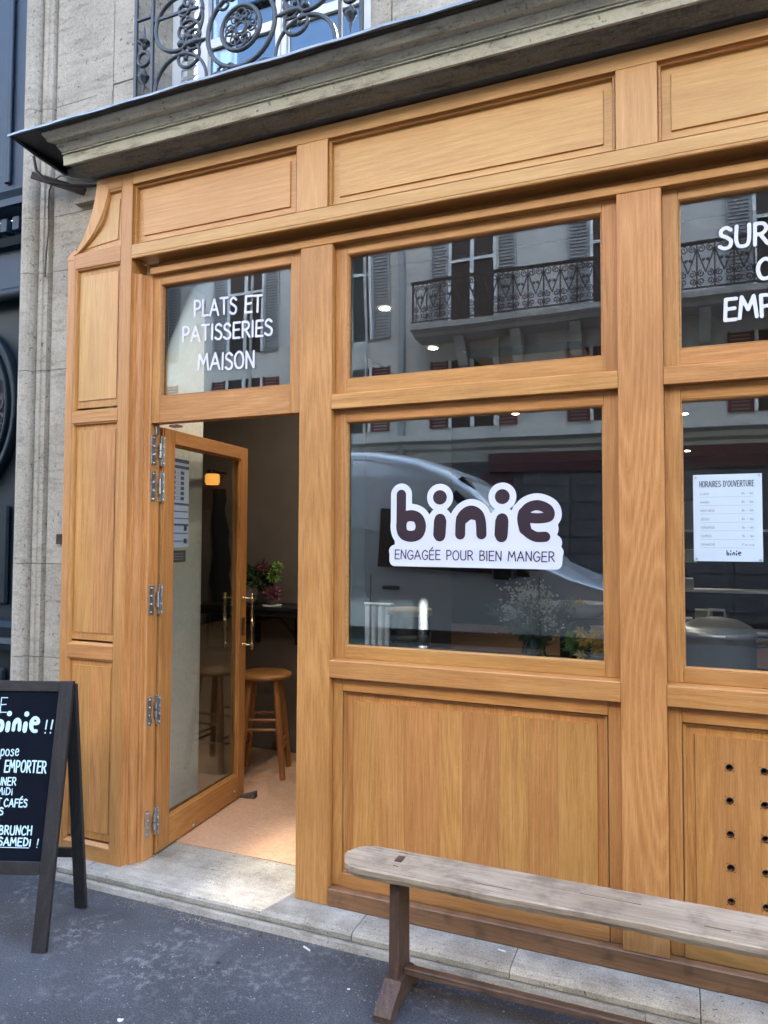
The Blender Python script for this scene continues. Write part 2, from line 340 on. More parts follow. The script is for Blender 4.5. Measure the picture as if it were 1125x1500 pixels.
# ------------------------------------------------------------------ stroke lettering
def cr(pts, n=6):
    if len(pts) < 3: return pts
    p = [pts[0]]+list(pts)+[pts[-1]]; out = []
    if pts[0] == pts[-1]: p[0] = pts[-2]; p[-1] = pts[1]
    for i in range(1, len(p)-2):
        a, b_, c, d = [np.array(q, float) for q in p[i-1:i+3]]
        for k in range(n):
            t = k/n; out.append(tuple(.5*((2*b_)+(-a+c)*t+(2*a-5*b_+4*c-d)*t*t+(-a+3*b_-3*c+d)*t**3)))
    return out+[tuple(pts[-1])]
G = {
 'A': (.66, '0,0 .33,1 .66,0|.12,.34 .55,.36'), 'B': (.55, '.05,0 .05,1|~.05,1 .4,.95 .45,.75 .3,.55 .05,.5|~.05,.5 .4,.5 .53,.25 .4,.03 .05,0'),
 'C': (.58, '~.55,.82 .35,1 .12,.8 .02,.45 .15,.08 .35,0 .56,.14'), 'D': (.6, '.05,0 .05,1|~.05,1 .4,.9 .58,.5 .4,.1 .05,0'),
 'E': (.5, '.5,1 .05,1 .03,0 .5,0|.05,.52 .44,.54'), 'É': (.5, '.5,1 .05,1 .03,0 .5,0|.05,.52 .44,.54|.2,1.15 .4,1.35'), 'F': (.48, '.48,1 .05,1 .03,0|.05,.52 .42,.54'),
 'G': (.62, '~.58,.82 .35,1 .12,.8 .02,.45 .15,.08 .38,0 .6,.2 .6,.45|.35,.45 .62,.45'), 'H': (.56, '.04,0 .04,1|.54,0 .54,1|.04,.5 .54,.52'),
 'I': (.1, '.05,0 .05,1'), 'J': (.4, '~.38,1 .38,.3 .3,.03 .1,.0 .0,.18'), 'L': (.44, '.05,1 .03,0 .44,.02'), 'M': (.74, '0,0 .1,1 .37,.38 .62,1 .74,0'),
 'N': (.58, '.03,0 .05,1 .53,.02 .56,1'), 'O': (.64, '~.32,1 .08,.8 .02,.45 .12,.1 .32,0 .54,.12 .62,.5 .54,.85 .32,1'),
 'P': (.5, '.05,0 .05,1|~.05,1 .38,.97 .5,.73 .36,.5 .05,.46'), 'Q': (.64, '~.32,1 .02,.5 .32,0 .62,.5 .32,1|.4,.2 .6,-.05'),
 'R': (.55, '.05,0 .05,1|~.05,1 .38,.97 .5,.74 .36,.52 .05,.48|.25,.48 .55,0'), 'S': (.5, '~.47,.86 .28,1 .08,.88 .08,.66 .3,.52 .48,.33 .42,.06 .2,0 .01,.12'),
 'T': (.56, '0,1 .56,1|.28,1 .28,0'), 'U': (.58, '~.04,1 .03,.35 .12,.06 .3,0 .48,.06 .55,.35 .55,1'), 'V': (.6, '0,1 .3,0 .6,1'), 'Z': (.5, '0,1 .5,1 0,0 .5,0'),
 '!': (.12, '.1,1 .06,.34|.05,.03 .05,.05'), "'": (.1, '.05,1 .03,.75'), ' ': (.34, ''), '-': (.3, '.0,.45 .3,.45'), 'À': (.66, '0,0 .33,1 .66,0|.12,.34 .55,.36'),
 'p': (.42, '.04,.55 .04,-.3|~.04,.4 .2,.58 .4,.45 .4,.15 .2,0 .04,.15'), 'o': (.44, '~.22,.58 .03,.4 .05,.1 .22,0 .4,.12 .42,.42 .22,.58'),
 's': (.36, '~.34,.5 .16,.58 .06,.44 .28,.28 .32,.08 .14,0 .0,.08'), 'e': (.42, '~.04,.3 .38,.34 .34,.54 .18,.58 .03,.35 .08,.06 .25,0 .4,.1'),
 'h': (.4, '.04,0 .04,1|~.04,.4 .2,.58 .36,.45 .38,0'), 'r': (.28, '.04,0 .04,.56|~.04,.36 .15,.55 .28,.55'), 'm': (.62, '.04,0 .04,.56|~.04,.4 .18,.57 .3,.42 .31,0|~.31,.4 .45,.57 .58,.42 .6,0'),
 'é': (.42, '~.04,.3 .38,.34 .34,.54 .18,.58 .03,.35 .08,.06 .25,0 .4,.1|.2,.72 .35,.88'), 'i': (.1, '.05,0 .05,.56|.05,.78 .06,.8'),
 '8': (.44, '~.22,1 .05,.78 .22,.54 .4,.28 .22,0 .04,.26 .22,.54 .38,.78 .22,1'), '1': (.2, '0,.8 .15,1 .15,0'), '6': (.42, '~.36,.95 .1,.7 .03,.3 .2,0 .4,.2 .3,.5 .06,.35'),
 '9': (.42, '~.38,.65 .2,.5 .04,.72 .2,1 .38,.85 .38,.4 .25,0')}
def glyph(ch):
    w, s = G[ch]; out = []
    for st in s.split('|'):
        if not st: continue
        sm = st[0] == '~'; pts = [tuple(float(a) for a in q.split(',')) for q in st.lstrip('~').split()]
        out.append(cr(pts) if sm else pts)
    return w, out
def sdf_faces(strokes, radii, step):
    """flat union of round-ended strokes, by marching squares; returns verts, faces in 2D"""
    A = []; Bp = []; Rr = []
    for st, r_ in zip(strokes, radii):
        if len(st) == 1: st = [st[0], st[0]]
        for i in range(len(st)-1): A.append(st[i]); Bp.append(st[i+1]); Rr.append(r_)
    A = np.array(A, float); Bp = np.array(Bp, float); Rr = np.array(Rr, float); rm = Rr.max()+step*1.5
    lo = np.minimum(A, Bp).min(0)-rm; hi = np.maximum(A, Bp).max(0)+rm
    xs = np.arange(lo[0], hi[0]+step, step); ys = np.arange(lo[1], hi[1]+step, step)
    X, Y = np.meshgrid(xs, ys); D = np.full(X.shape, 1e9)
    for a, b_, r_ in zip(A, Bp, Rr):
        d = b_-a; l2 = max(d@d, 1e-18); t = np.clip(((X-a[0])*d[0]+(Y-a[1])*d[1])/l2, 0, 1)
        D = np.minimum(D, np.hypot(X-a[0]-t*d[0], Y-a[1]-t*d[1])-r_)
    vs = []; fs = []; cache = {}
    def node(i, j):
        k = (i, j)
        if k not in cache: cache[k] = len(vs); vs.append((xs[j], ys[i]))
        return cache[k]
    def edge(i, j, i2, j2):
        k = (i, j, i2, j2) if (i, j) < (i2, j2) else (i2, j2, i, j)
        if k not in cache:
            a, b_ = D[k[0], k[1]], D[k[2], k[3]]; t = a/(a-b_)
            cache[k] = len(vs); vs.append((xs[k[1]]+(xs[k[3]]-xs[k[1]])*t, ys[k[0]]+(ys[k[2]]-ys[k[0]])*t))
        return cache[k]
    ins = D < 0
    for i in range(len(ys)-1):
        j = 0; nx = len(xs)-1
        row = ins[i]; row2 = ins[i+1]
        while j < nx:
            cs = [(i, j), (i, j+1), (i+1, j+1), (i+1, j)]; q = [row[j], row[j+1], row2[j+1], row2[j]]
            if all(q):
                k = j
                while k+1 < nx and row[k+2] and row2[k+2]: k += 1
                fs.append((node(i, j), node(i, k+1), node(i+1, k+1), node(i+1, j))); j = k+1; continue
            if any(q):
                poly = []
                for n_ in range(4):
                    c, d = cs[n_], cs[(n_+1) % 4]
                    if q[n_]: poly.append(node(*c))
                    if q[n_] != q[(n_+1) % 4]: poly.append(edge(*c, *d))
                if len(poly) >= 3: fs.append(tuple(poly))
            j += 1
    return vs, fs
def flat_shape(name, strokes, radii, step, fn, mat, parent, **kw):
    vs, fs = sdf_faces(strokes, radii, step)
    return B().add([fn(*p) for p in vs], fs).done(name, mat, parent, fix=False, **kw)
def text(word, x0, z0, h, width, r_, fn, mat, parent, slope=0, jitter=.03, merge=None, gap=.16):
    """hand lettering fitted between x0 and x0+width; one mesh per letter, or one for the line when merge names it"""
    tot = sum(G[c][0] for c in word)+gap*(len(word)-1); k = width/tot; x = x0; allst = []
    for c in word:
        w, st = glyph(c)
        dz = random.uniform(-jitter, jitter)*h; tl = random.uniform(-jitter, jitter)
        st2 = [[(x+k*px+tl*pz*h, z0+(x+k*px-x0)*slope+dz+h*pz) for px, pz in s_] for s_ in st]
        if st2:
            if merge: allst += st2
            else: flat_shape('letter', st2, [r_]*len(st2), r_*.55, fn, mat, parent)
        x += k*(w+gap)
    if merge and allst: flat_shape(merge, allst, [r_]*len(allst), r_*.7, fn, mat, parent)

# ================================================================== SETTING
B().box(-40, 40, -4.0, 14, -.3, 0).done('pavement', ASPH, kind='structure')
B().box(-40, 40, -60, -4.0, -.4, -.12).done('road', ROADM, kind='structure')
B().box(-40, 40, -11.7, -10.0, -.14, -.005).done('far_pavement', ASPH, kind='structure')

# stone step under the shopfront
st = thing('stone_step', 'worn granite doorstep running under the oak shopfront', 'step', (-.8, -.05, 0))
xs = [-3.30, -2.52, -1.172, -.566, .044, .66, 1.27, 2.1]
for i in range(len(xs)-1):
    a, b_ = xs[i]+.0015, xs[i+1]-.0015
    B().ext([(.27, 0), (.27, .058), (-.02, .062), (-.125, .062), (-.140, .058), (-.147, .050), (-.147, .032), (-.140, .028), (-.140, 0)], 0, a, b_).done('stone_slab', STEP, st)
xs = [-3.30, -1.9, -.93, -.12, .8, 2.1]
for i in range(len(xs)-1):
    a, b_ = xs[i]+.001, xs[i+1]-.001
    B().ext([(-.141, 0), (-.141, .027), (-.153, .026), (-.160, .020), (-.168, 0)], 0, a, b_).done('footing_stone', STEPD, st)

# ---------------------------------------------------------------- building wall
bl = thing('limestone_building', 'pale limestone street building around the shopfront, with moulded door pier', 'building', (-2.9, .2, 0))
pier = [(-3.215, .60), (-3.215, .045), (-3.19, .045), (-3.175, .03)]
for k in range(9):
    a = math.pi*(1-k/8); pier.append((-3.128+.047*math.cos(a), .03-.040*math.sin(a)))
pier += [(-3.078, .045), (-3.066, .045), (-3.060, .024), (-3.032, .022), (-3.028, .030), (-3.002, .030), (-2.997, .055), (-2.978, .058), (-2.972, .036), (-2.60, .036), (-2.60, .60)]
zs = [0.0, .52, .96, 1.43, 2.42, 2.93, 3.22, 3.80, 4.55]
for i in range(len(zs)-1):
    B().ext(pier, 2, zs[i]+.0015, zs[i+1]-.0015, smooth=False).done('pier_stone', LIME, bl)
# wall blocks above the cornice, left and right of the window
def block(x0, x1, z0, z1, y=.036, d=.5, bev=.004): return box('wall_stone', LIME, bl, x0+.001, x1-.001, y, d, z0+.001, z1-.001, bev)
block(-2.60, -2.46, 3.30, 3.83); block(-2.60, -2.46, 3.83, 4.6)
block(-2.70, -2.601, 3.305, 3.8, .032, .0355, .001)
for x0, x1 in ((-1.20, -1.10), (-1.095, -.62), (-.61, -.57), (-.565, .1), (.1, .9), (.9, 2.4)):
    block(x0, x1, 3.30, 3.92, .036 if x1-x0 > .2 else .05); block(x0, x1, 3.92, 4.6, .036 if x1-x0 > .2 else .05)
B().box(-3.215, -2.47, .036, .5, 4.56, 20.4).box(-3.62, -3.215, .036, .5, 6.4, 20.4).box(-1.2, 40, .036, .5, 4.6, 20.4).box(-2.47, -1.2, .036, .5, 5.6, 20.4).box(-40, -3.62, .036, .5, 6.4, 20.4).done('upper_wall', LIME, bl)
B().box(1.85, 40, .03, .5, 0, 3.29).box(-40, -4.95, .03, .5, 0, 5.2).done('side_wall', LIME, bl)
B().box(-2.47, -1.2, .05, .62, 3.20, 3.40).done('window_sill', LIME, bl)
B().box(-2.58, 1.84, .05, .56, 3.04, 3.19).box(-40, 40, .56, 2.66, 3.0, 3.19).box(-40, 40, 3.82, 10.4, 3.0, 3.19).box(-40, -1.45, 2.66, 3.82, 3.0, 3.19).box(-.62, 40, 2.66, 3.82, 3.0, 3.19).done('floor_slab', INTD, bl)
# old patch of render behind the pilaster
# ---------------------------------------------------------------- upper window
uw = thing('upper_window', 'white framed casement window reflecting blue sky above the cornice', 'window', (-1.83, .33, 3.4))
Yw = .33
for a, b_ in ((-2.46, -2.40), (-2.30, -2.235), (-1.83, -1.80), (-1.795, -1.765), (-1.36, -1.30)): box('frame', WHITE, uw, a, b_, Yw-.02, Yw+.03, 3.38, 5.6)
box('frame', WHITE, uw, -2.232, -1.832, Yw-.012, Yw+.02, 4.10, 4.15); box('frame', WHITE, uw, -1.762, -1.362, Yw-.012, Yw+.02, 4.10, 4.15); box('frame', WHITE, uw, -2.46, -1.28, Yw-.018, Yw+.03, 3.40, 3.45)
B().box(-2.23, -1.834, Yw+.002, Yw+.006, 3.45, 4.1).done('pane', UGLASS, uw); B().box(-2.23, -1.834, Yw+.002, Yw+.006, 4.15, 5.6).done('pane', UGLASS, uw)
B().box(-1.76, -1.364, Yw+.002, Yw+.006, 3.45, 4.1).done('pane', UGLASS, uw); B().box(-1.76, -1.364, Yw+.002, Yw+.006, 4.15, 5.6).done('pane', UGLASS, uw)
for k in range(30):
    z = 3.46+.05*k; B().add([(-2.395, .30, z), (-2.305, .30, z), (-2.305, .325, z+.035), (-2.395, .325, z+.035)], [(0, 1, 2, 3)]).add([(-2.395, .30, z-.004), (-2.305, .30, z-.004), (-2.305, .325, z+.031), (-2.395, .325, z+.031)], [(0, 1, 2, 3)]).done('slat', SHUT, uw)
B().box(-2.46, -1.25, .9, .95, 3.3, 5.6).done('curtain', INTD, uw)

# ---------------------------------------------------------------- balcony railing
br = thing('balcony_railing', 'black wrought iron scrollwork railing on the cornice below the upper window', 'railing', (-1.82, 0, 3.4))
Yr = .0
def bar(x, z0, z1, w=.017, name='vertical_bar'): box(name, IRON, br, x-w/2, x+w/2, Yr-.008, Yr+.008, z0, z1, .002)
for x in (-2.425, -2.325, -1.318, -1.218): bar(x, 3.395, 4.55)
for x0, x1 in ((-2.416, -2.334), (-1.309, -1.227)): box('horizontal_bar', IRON, br, x0, x1, Yr-.007, Yr+.007, 4.075, 4.09, .002); box('horizontal_bar', IRON, br, x0, x1, Yr-.007, Yr+.007, 4.36, 4.375, .002)
box('horizontal_bar', IRON, br, -2.316, -2.06, Yr-.006, Yr+.006, 4.045, 4.06, .002); box('horizontal_bar', IRON, br, -1.585, -1.327, Yr-.006, Yr+.006, 4.045, 4.06, .002)
box('hand_rail', IRON, br, -2.45, -1.19, -.025, .025, 4.55, 4.58, .006)
def circ(cx, cz, r_, t, name='ring', n=36):
    B().tube([(cx+r_*math.cos(2*math.pi*k/n), Yr, cz+r_*math.sin(2*math.pi*k/n)) for k in range(n+1)], t, 6, False).done(name, IRON, br)
def scroll(cx, cz, head, Rm, half, k_end, Lend, t, side=1, name='scroll', kr=None):
    """C-scroll grown from its middle: curvature 1/Rm over +-half radians, then tightening to k_end"""
    out = []
    for sg in (1, -1):
        p = np.array([cx, cz]); h = head if sg == 1 else head+math.pi
        pts = [tuple(p)]; L1 = Rm*half; ke = k_end if sg == 1 else (kr or k_end); ds = .008; L = 0
        while L < L1+Lend:
            k = 1/Rm if L < L1 else 1/Rm+(ke-1/Rm)*((L-L1)/Lend)**1.5
            h += sg*side*k*ds; p = p+ds*np.array([math.cos(h), math.sin(h)]); pts.append(tuple(p)); L += ds
        out.append(pts)
    full = out[1][::-1]+out[0][1:]; n = len(full)
    rs = [t*(.75+.35*math.sin(math.pi*i/(n-1))) for i in range(n)]
    bb = B().tube([(x, Yr, z) for x, z in full], rs, 6)
    for e in (full[0], full[-1]): bb.lathe([(0, -.012), (.009, -.008), (.012, 0), (.009, .008), (0, .012)], (e[0], Yr, e[1]), 8)
    bb.done(name, IRON, br)
cz0 = 3.885; cx0 = -1.822
circ(cx0, cz0, .180, .011); circ(cx0, cz0, .103, .010)
for k in range(6):
    a = k*math.pi/3+.5; circ(cx0+.062*math.cos(a), cz0+.062*math.sin(a), .029, .005, 'rosette_ring', 16)
circ(cx0, cz0, .026, .006, 'rosette_ring', 16)
for k in range(6):
    a = k*math.pi/3+.5+.52; scroll(cx0+.083*math.cos(a), cz0+.083*math.sin(a), a+math.pi/2, .03, .7, 120, .05, .004, 1, 'small_scroll')
for sx in (1, -1):
    X = lambda x: cx0+sx*(x-cx0)
    hd = math.pi/2
    # large C scrolls against the outer bars, upper and lower
    scroll(X(-2.305), 4.00, hd, .135, 1.15, 45, .30, .0095, -sx, 'large_scroll', 7)
    scroll(X(-2.305), 3.70, hd, .150, 1.15, 7, .30, .0095, -sx, 'large_scroll', 45)
    # heart scrolls between the C scrolls and the central ring
    scroll(X(-2.035), 4.03, hd-.2*sx, .085, .9, 60, .15, .008, sx, 'heart_scroll'); 
    scroll(X(-2.06), 3.975, hd+.6*sx, .065, 1.2, 60, .16, .008, sx, 'heart_scroll')
    scroll(X(-2.06), 3.80, hd-.6*sx, .065, 1.2, 60, .16, .008, sx, 'heart_scroll')
    scroll(X(-2.125), 3.90, hd, .05, 1.1, 70, .10, .007, -sx, 'heart_scroll')
    scroll(X(-1.985), 3.69, hd-.9*sx, .07, .8, 60, .14, .008, -sx, 'heart_scroll')
    scroll(X(-1.90), 3.655, 0, .05, .9, 70, .10, .007, sx, 'heart_scroll')
    scroll(X(-2.20), 3.60, hd, .05, 1.0, 60, .12, .008, -sx, 'heart_scroll')
    scroll(X(-1.93), 4.09, .6*sx, .06, .9, 60, .12, .007, -1, 'heart_scroll')
    B().tube([(X(-2.16), Yr, 3.865), (X(-2.12), Yr, 3.885), (X(-2.08), Yr, 3.885), (X(-2.01), Yr, 3.885)], [.006, .014, .018, .006], 8).done('collar', IRON, br)
    B().lathe([(0, -.02), (.015, -.012), (.02, 0), (.015, .012), (0, .02)], (X(-2.155), Yr, 3.895), 10).done('bud', IRON, br)
    # turned ornament between each pair of outer bars
    xm = X(-2.375)
    B().lathe([(.002, -.115), (.008, -.09), (.006, -.075), (.018, -.06), (.022, -.045), (.03, -.036), (.012, -.028), (.016, -.016), (.006, 0)], (xm, Yr, 3.83), 10).done('finial', IRON, br)
    B().lathe([(.002, .115), (.006, .09), (.005, .075), (.014, .06), (.018, .045), (.032, .032), (.012, .024), (.016, .012), (.006, 0)], (xm, Yr, 3.93), 10).done('finial', IRON, br)
    circ(xm, 3.88, .034, .009, 'ring', 20); B().lathe([(.008, -.1), (.016, -.05), (.008, 0), (.02, .05), (.008, .1)], (xm, Yr, 3.60), 8).done('finial', IRON, br)

# ---------------------------------------------------------------- cornice
co_ = thing('shopfront_cornice', 'weathered olive grey moulded cornice with zinc capping above the shopfront', 'cornice', (-.4, -.1, 3.29))
XR = 2.1
def mit(y): return -2.60-.7*(max(0, -y)-.06)
def strip(prof, mat, name, x1=XR, off=0):
    n = len(prof); vs = [(mit(y)+off, y, z) for y, z in prof]+[(x1, y, z) for y, z in prof]
    B().add(vs, [(i, (i+1) % n, (i+1) % n+n, i+n) for i in range(n)]+[tuple(range(n)), tuple(range(n, 2*n))]).done(name, mat, co_)
strip([(.034, 3.296), (-.070, 3.296), (-.080, 3.300), (-.082, 3.3055), (.034, 3.3055)], BLACKM, 'tar_strip')
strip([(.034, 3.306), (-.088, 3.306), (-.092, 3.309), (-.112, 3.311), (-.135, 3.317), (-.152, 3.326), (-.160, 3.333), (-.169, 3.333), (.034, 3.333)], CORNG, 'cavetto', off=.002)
strip([(-.1695, 3.3255), (-.181, 3.3265), (-.1835, 3.371), (-.1695, 3.371)], CORN, 'fascia')
strip([(-.1695, 3.3714), (-.1805, 3.3714), (-.181, 3.376), (-.189, 3.377), (-.190, 3.382), (-.184, 3.3835), (-.184, 3.387), (-.1695, 3.387)], CORN, 'bead')
strip([(-.1695, 3.3874), (-.190, 3.3874), (-.193, 3.393), (-.201, 3.401), (-.208, 3.411), (-.208, 3.417), (-.1695, 3.417)], CORN, 'ogee_moulding')
strip([(-.150, 3.4174), (-.236, 3.4174), (-.240, 3.420), (-.247, 3.432), (-.257, 3.441), (-.262, 3.448), (-.262, 3.4535), (-.150, 3.4535)], CORN, 'crown_moulding')
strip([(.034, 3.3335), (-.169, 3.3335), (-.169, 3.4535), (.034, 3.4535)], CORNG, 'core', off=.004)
B().ext([(-.285, 3.4540), (-.285, 3.4565), (.034, 3.4565), (.034, 3.4540)], 0, -2.89, XR).done('cover_board', BLACKM, co_)
bz = B(); n = 60
rowt = []
for i in range(n+1):
    x = -2.915+(XR+2.915)*i/n; w_ = .0022*math.sin(i*1.7)+.0015*math.sin(i*.6)
    rowt.append([(x, .034, 3.484), (x, -.288, 3.4645+w_*.5), (x, -.300, 3.463+w_), (x, -.302, 3.452+w_), (x, -.298, 3.4515+w_), (x, -.294, 3.457), (x, .034, 3.457)])
vs = [p for r_ in rowt for p in r_]; m_ = 7
bz.add(vs, [(i*m_+k, i*m_+(k+1) % m_, (i+1)*m_+(k+1) % m_, (i+1)*m_+k) for i in range(n) for k in range(m_)]); bz.add(vs, [tuple(range(m_)), tuple(range(len(vs)-m_, len(vs)))])
bz.done('zinc_capping', ZINC, co_)
B().ext([(-.292, 3.4535), (.034, 3.4535), (.034, 3.425), (-.15, 3.435)], 0, -2.908, -2.89).done('end_board', BLACKM, co_)
B().box(-2.80, -2.60, .0, .034, 3.24, 3.34).done('backing_board', LIME, co_)

# iron bracket and cables
B().box(-.16, .16, -.006, .006, -.018, .018, .003, Matrix.Translation((-2.875, -.035, 3.345)) @ Matrix.Rotation(R(21), 4, 'Y') @ Matrix.Rotation(R(12), 4, 'Z')).done('iron_bracket', RUST, None, label='rusty flat iron bar sticking out under the left end of the cornice', category='bracket')
B().tube([(-2.945, -.125, 3.452), (-2.93, -.12, 3.38), (-2.88, -.09, 3.325), (-2.80, -.06, 3.31), (-2.72, -.02, 3.31), (-2.66, -.0, 3.31)], .0075, 8).done('thick_cable', BLACKM, None, label='thick black cable looping down from the corner of the cornice', category='cable')
B().tube([(-2.60, -.02, 3.31), (-2.70, -.02, 3.335), (-2.82, -.0, 3.38), (-2.90, .005, 3.41), (-2.95, .008, 3.40), (-2.985, .01, 3.35), (-2.99, .012, 3.27), (-2.985, .012, 3.15), (-3.00, .014, 3.02), (-3.005, .014, 2.90)], .0042, 6).done('thin_cable', BLACKM, None, label='thin dark cable running over the rusty bar and down the stone pier', category='cable')
box('cable_end', RUST, None, -2.89, -2.85, .015, .034, 1.53, 1.58, .002, label='small rusty metal stub in the stone left of the oak pilaster', category='fixing')

# ---------------------------------------------------------------- blue carriage door at left
bd = thing('blue_door', 'dark blue panelled double door with round ironwork opening left of the stone pier', 'door', (-4.1, .32, 0))
Yd = .30
def bb(name, x0, x1, y0, y1, z0, z1, m=BLUE, bev=.004): box(name, m, bd, x0, x1, y0, y1, z0, z1, bev)
bb('leaf', -4.9, -3.22, Yd+.02, Yd+.09, .02, 3.02)
bb('jamb', -3.26, -3.216, .10, Yd+.02, 0, 3.0)
bb('transom', -4.9, -3.216, Yd-.03, Yd+.08, 2.99, 3.22, BLUEU)
B().ext([(Yd-.03, 2.92), (Yd-.06, 2.93), (Yd-.075, 2.96), (Yd-.06, 2.99), (Yd-.03, 3.0)], 0, -4.9, -3.216, True).done('roll_moulding', BLUE, bd)
B().ext([(Yd-.03, 3.40), (Yd-.10, 3.43), (Yd-.13, 3.43), (Yd-.13, 3.47), (Yd-.15, 3.50), (Yd-.03, 3.50)], 0, -4.9, -3.216).done('door_cornice', BLUEU, bd)
B().ext([(Yd-.03, 3.22), (Yd-.07, 3.23), (Yd-.09, 3.27), (Yd-.03, 3.27)], 0, -4.9, -3.216).done('door_cornice', BLUE, bd)
bb('frieze_board', -4.9, -3.216, Yd-.03, Yd+.08, 3.27, 3.40, BLUE)
for k in range(16): bb('dentil', -3.30-.095*k, -3.25-.095*k, Yd-.085, Yd-.031, 3.31, 3.385, BLUEU, .002)
bb('fanlight_panel', -4.9, -3.216, Yd+.0, Yd+.08, 3.50, 6.5, BLUEU)
for x in (-3.43, -3.60, -3.62, -4.0, -4.02): bb('stile', x-.028, x, Yd-.022, Yd-.001, 3.64, 6.5, BLUEU, .005)
bb('rail', -4.9, -3.218, Yd-.02, Yd-.001, 3.51, 3.60, BLUEU, .005)
def ell(cx, cz, a, b_, w, y0, y1, m, name, n=48):
    v = []; f = []
    for k in range(n):
        t = 2*math.pi*k/n
        for (s_, y) in ((1, y1), (1, y0+.006), (1-w*.25, y0), (1-w, y0+.004), (1-w-.02, y1)): v.append((cx+a*s_*math.cos(t), y, cz+b_*s_*math.sin(t)))
    for k in range(n):
        for j in range(4): f.append((k*5+j, k*5+j+1, ((k+1) % n)*5+j+1, ((k+1) % n)*5+j))
    B().add(v, f, True).done(name, m, bd)
ex, ez = -3.86, 2.32
ell(ex, ez, .365, .485, .07, Yd-.035, Yd+.019, BLUE, 'oval_moulding'); ell(ex, ez, .335, .45, .06, Yd-.02, Yd+.018, BLUE, 'oval_moulding'); ell(ex, ez, .295, .40, .07, Yd-.03, Yd+.017, BLUE, 'oval_moulding')
B().add([(ex+.265*math.cos(2*math.pi*k/40), Yd+.010, ez+.36*math.sin(2*math.pi*k/40)) for k in range(40)], [tuple(range(40))]).done('oval_opening', DARK, bd)
for (dx, dz, r_) in ((.20, .02, .035), (.215, -.06, .02), (.17, .13, .035), (.18, -.13, .035), (.1, .2, .04), (.1, -.2, .04)):
    B().tube([(ex+dx+r_*math.cos(2*math.pi*k/16), Yd, ez+dz+r_*math.sin(2*math.pi*k/16)) for k in range(17)], .006, 6, False).done('iron_ring', IRON, bd)
bb('stile', -3.50, -3.46, Yd-.01, Yd+.019, .02, 2.9); bb('stile', -3.40, -3.38, Yd-.01, Yd+.019, .02, 2.9)
bb('panel', -4.3, -3.56, Yd-.008, Yd+.019, 1.18, 1.75, BLUE, .012)
B().ext([(Yd+.019, .92), (Yd-.05, .93), (Yd-.06, .97), (Yd-.045, 1.0), (Yd-.055, 1.06), (Yd-.02, 1.09), (Yd+.019, 1.1)], 0, -4.9, -3.42).done('lock_rail', BLUE, bd)
bb('panel', -4.3, -3.56, Yd-.008, Yd+.019, .25, .82, BLUE, .012)

# ================================================================== SHOPFRONT
sf = thing('oak_shopfront', 'new golden oak shopfront with panelled base, large windows and open glazed door', 'shopfront', (-.8, 0, .062))
SZ = .062
def W_(name, ax, x0, x1, y0, y1, z0, z1, bev=.0022, M=None, par=sf): return box(name, (M or OAK)[ax], par, x0, x1, y0, y1, z0, z1, bev)
P = [(-1.500, -1.348), (-.199, -.047), (1.102, 1.254)]
BASE = .133
W_('post', 2, P[0][0], P[0][1], 0, .12, SZ, 2.812)
for a, b_ in P[1:]: W_('post', 2, a, b_, 0, .12, BASE+.001, 2.812, M=OAKP)
XL, XE = -2.375, 1.70
W_('head_rail', 0, XL+.06, XE, 0.0, .12, 2.8135, 2.846)
W_('head_board', 0, XL+.06, XE, .060, .12, 2.8465, 2.8895, .001)
# soffit moulding between frieze and head rail
B().ext([(-.0595, 2.8905), (-.0595, 2.881), (-.056, 2.877), (-.050, 2.877), (-.046, 2.881), (-.040, 2.883), (-.038, 2.8895), (.0595, 2.8895), (.0595, 2.8905)], 0, XL+.001, XE).done('soffit_moulding', OAK[0], sf)
# frieze
YF = -.06
W_('frieze_bottom_rail', 0, XL, XE, YF, 0, 2.891, 2.944, M=OAKF)
W_('frieze_top_rail', 0, XL, XE, YF, 0, 3.235, 3.2945, M=OAKF)
for a, b_ in ((-1.490, -1.343), (-.194, -.055), (1.10, 1.24)): W_('frieze_stile', 2, a, b_, YF, 0, 2.9445, 3.2345, .001, M=OAKF)
fp = [(0, YF+.001), (.0004, YF+.014), (.0030, YF+.014), (.0032, YF+.004), (.0045, YF+.014), (.011, YF+.015), (.013, YF+.030), (.045, YF+.020), (.0465, YF+.015)]
for a, b_ in ((-2.372, -1.490), (-1.343, -.194), (-.055, 1.10)):
    B().rings(a, b_, 2.9445, 3.2345, fp[:7], False).done('panel_moulding', OAK[0], sf)
    pn = B().rings(a+.0135, b_-.0135, 2.958, 3.2212, [(0, YF+.0305), (.030, YF+.031), (.032, YF+.0245), (.0325, YF+.0245)]).done('frieze_panel', OAKF[0], sf)
    pn['keep'] = 1
# base
W_('base_rail', 0, P[0][1]+.0008, XE, -.004, .12, SZ, BASE, .004, M=OAKB)
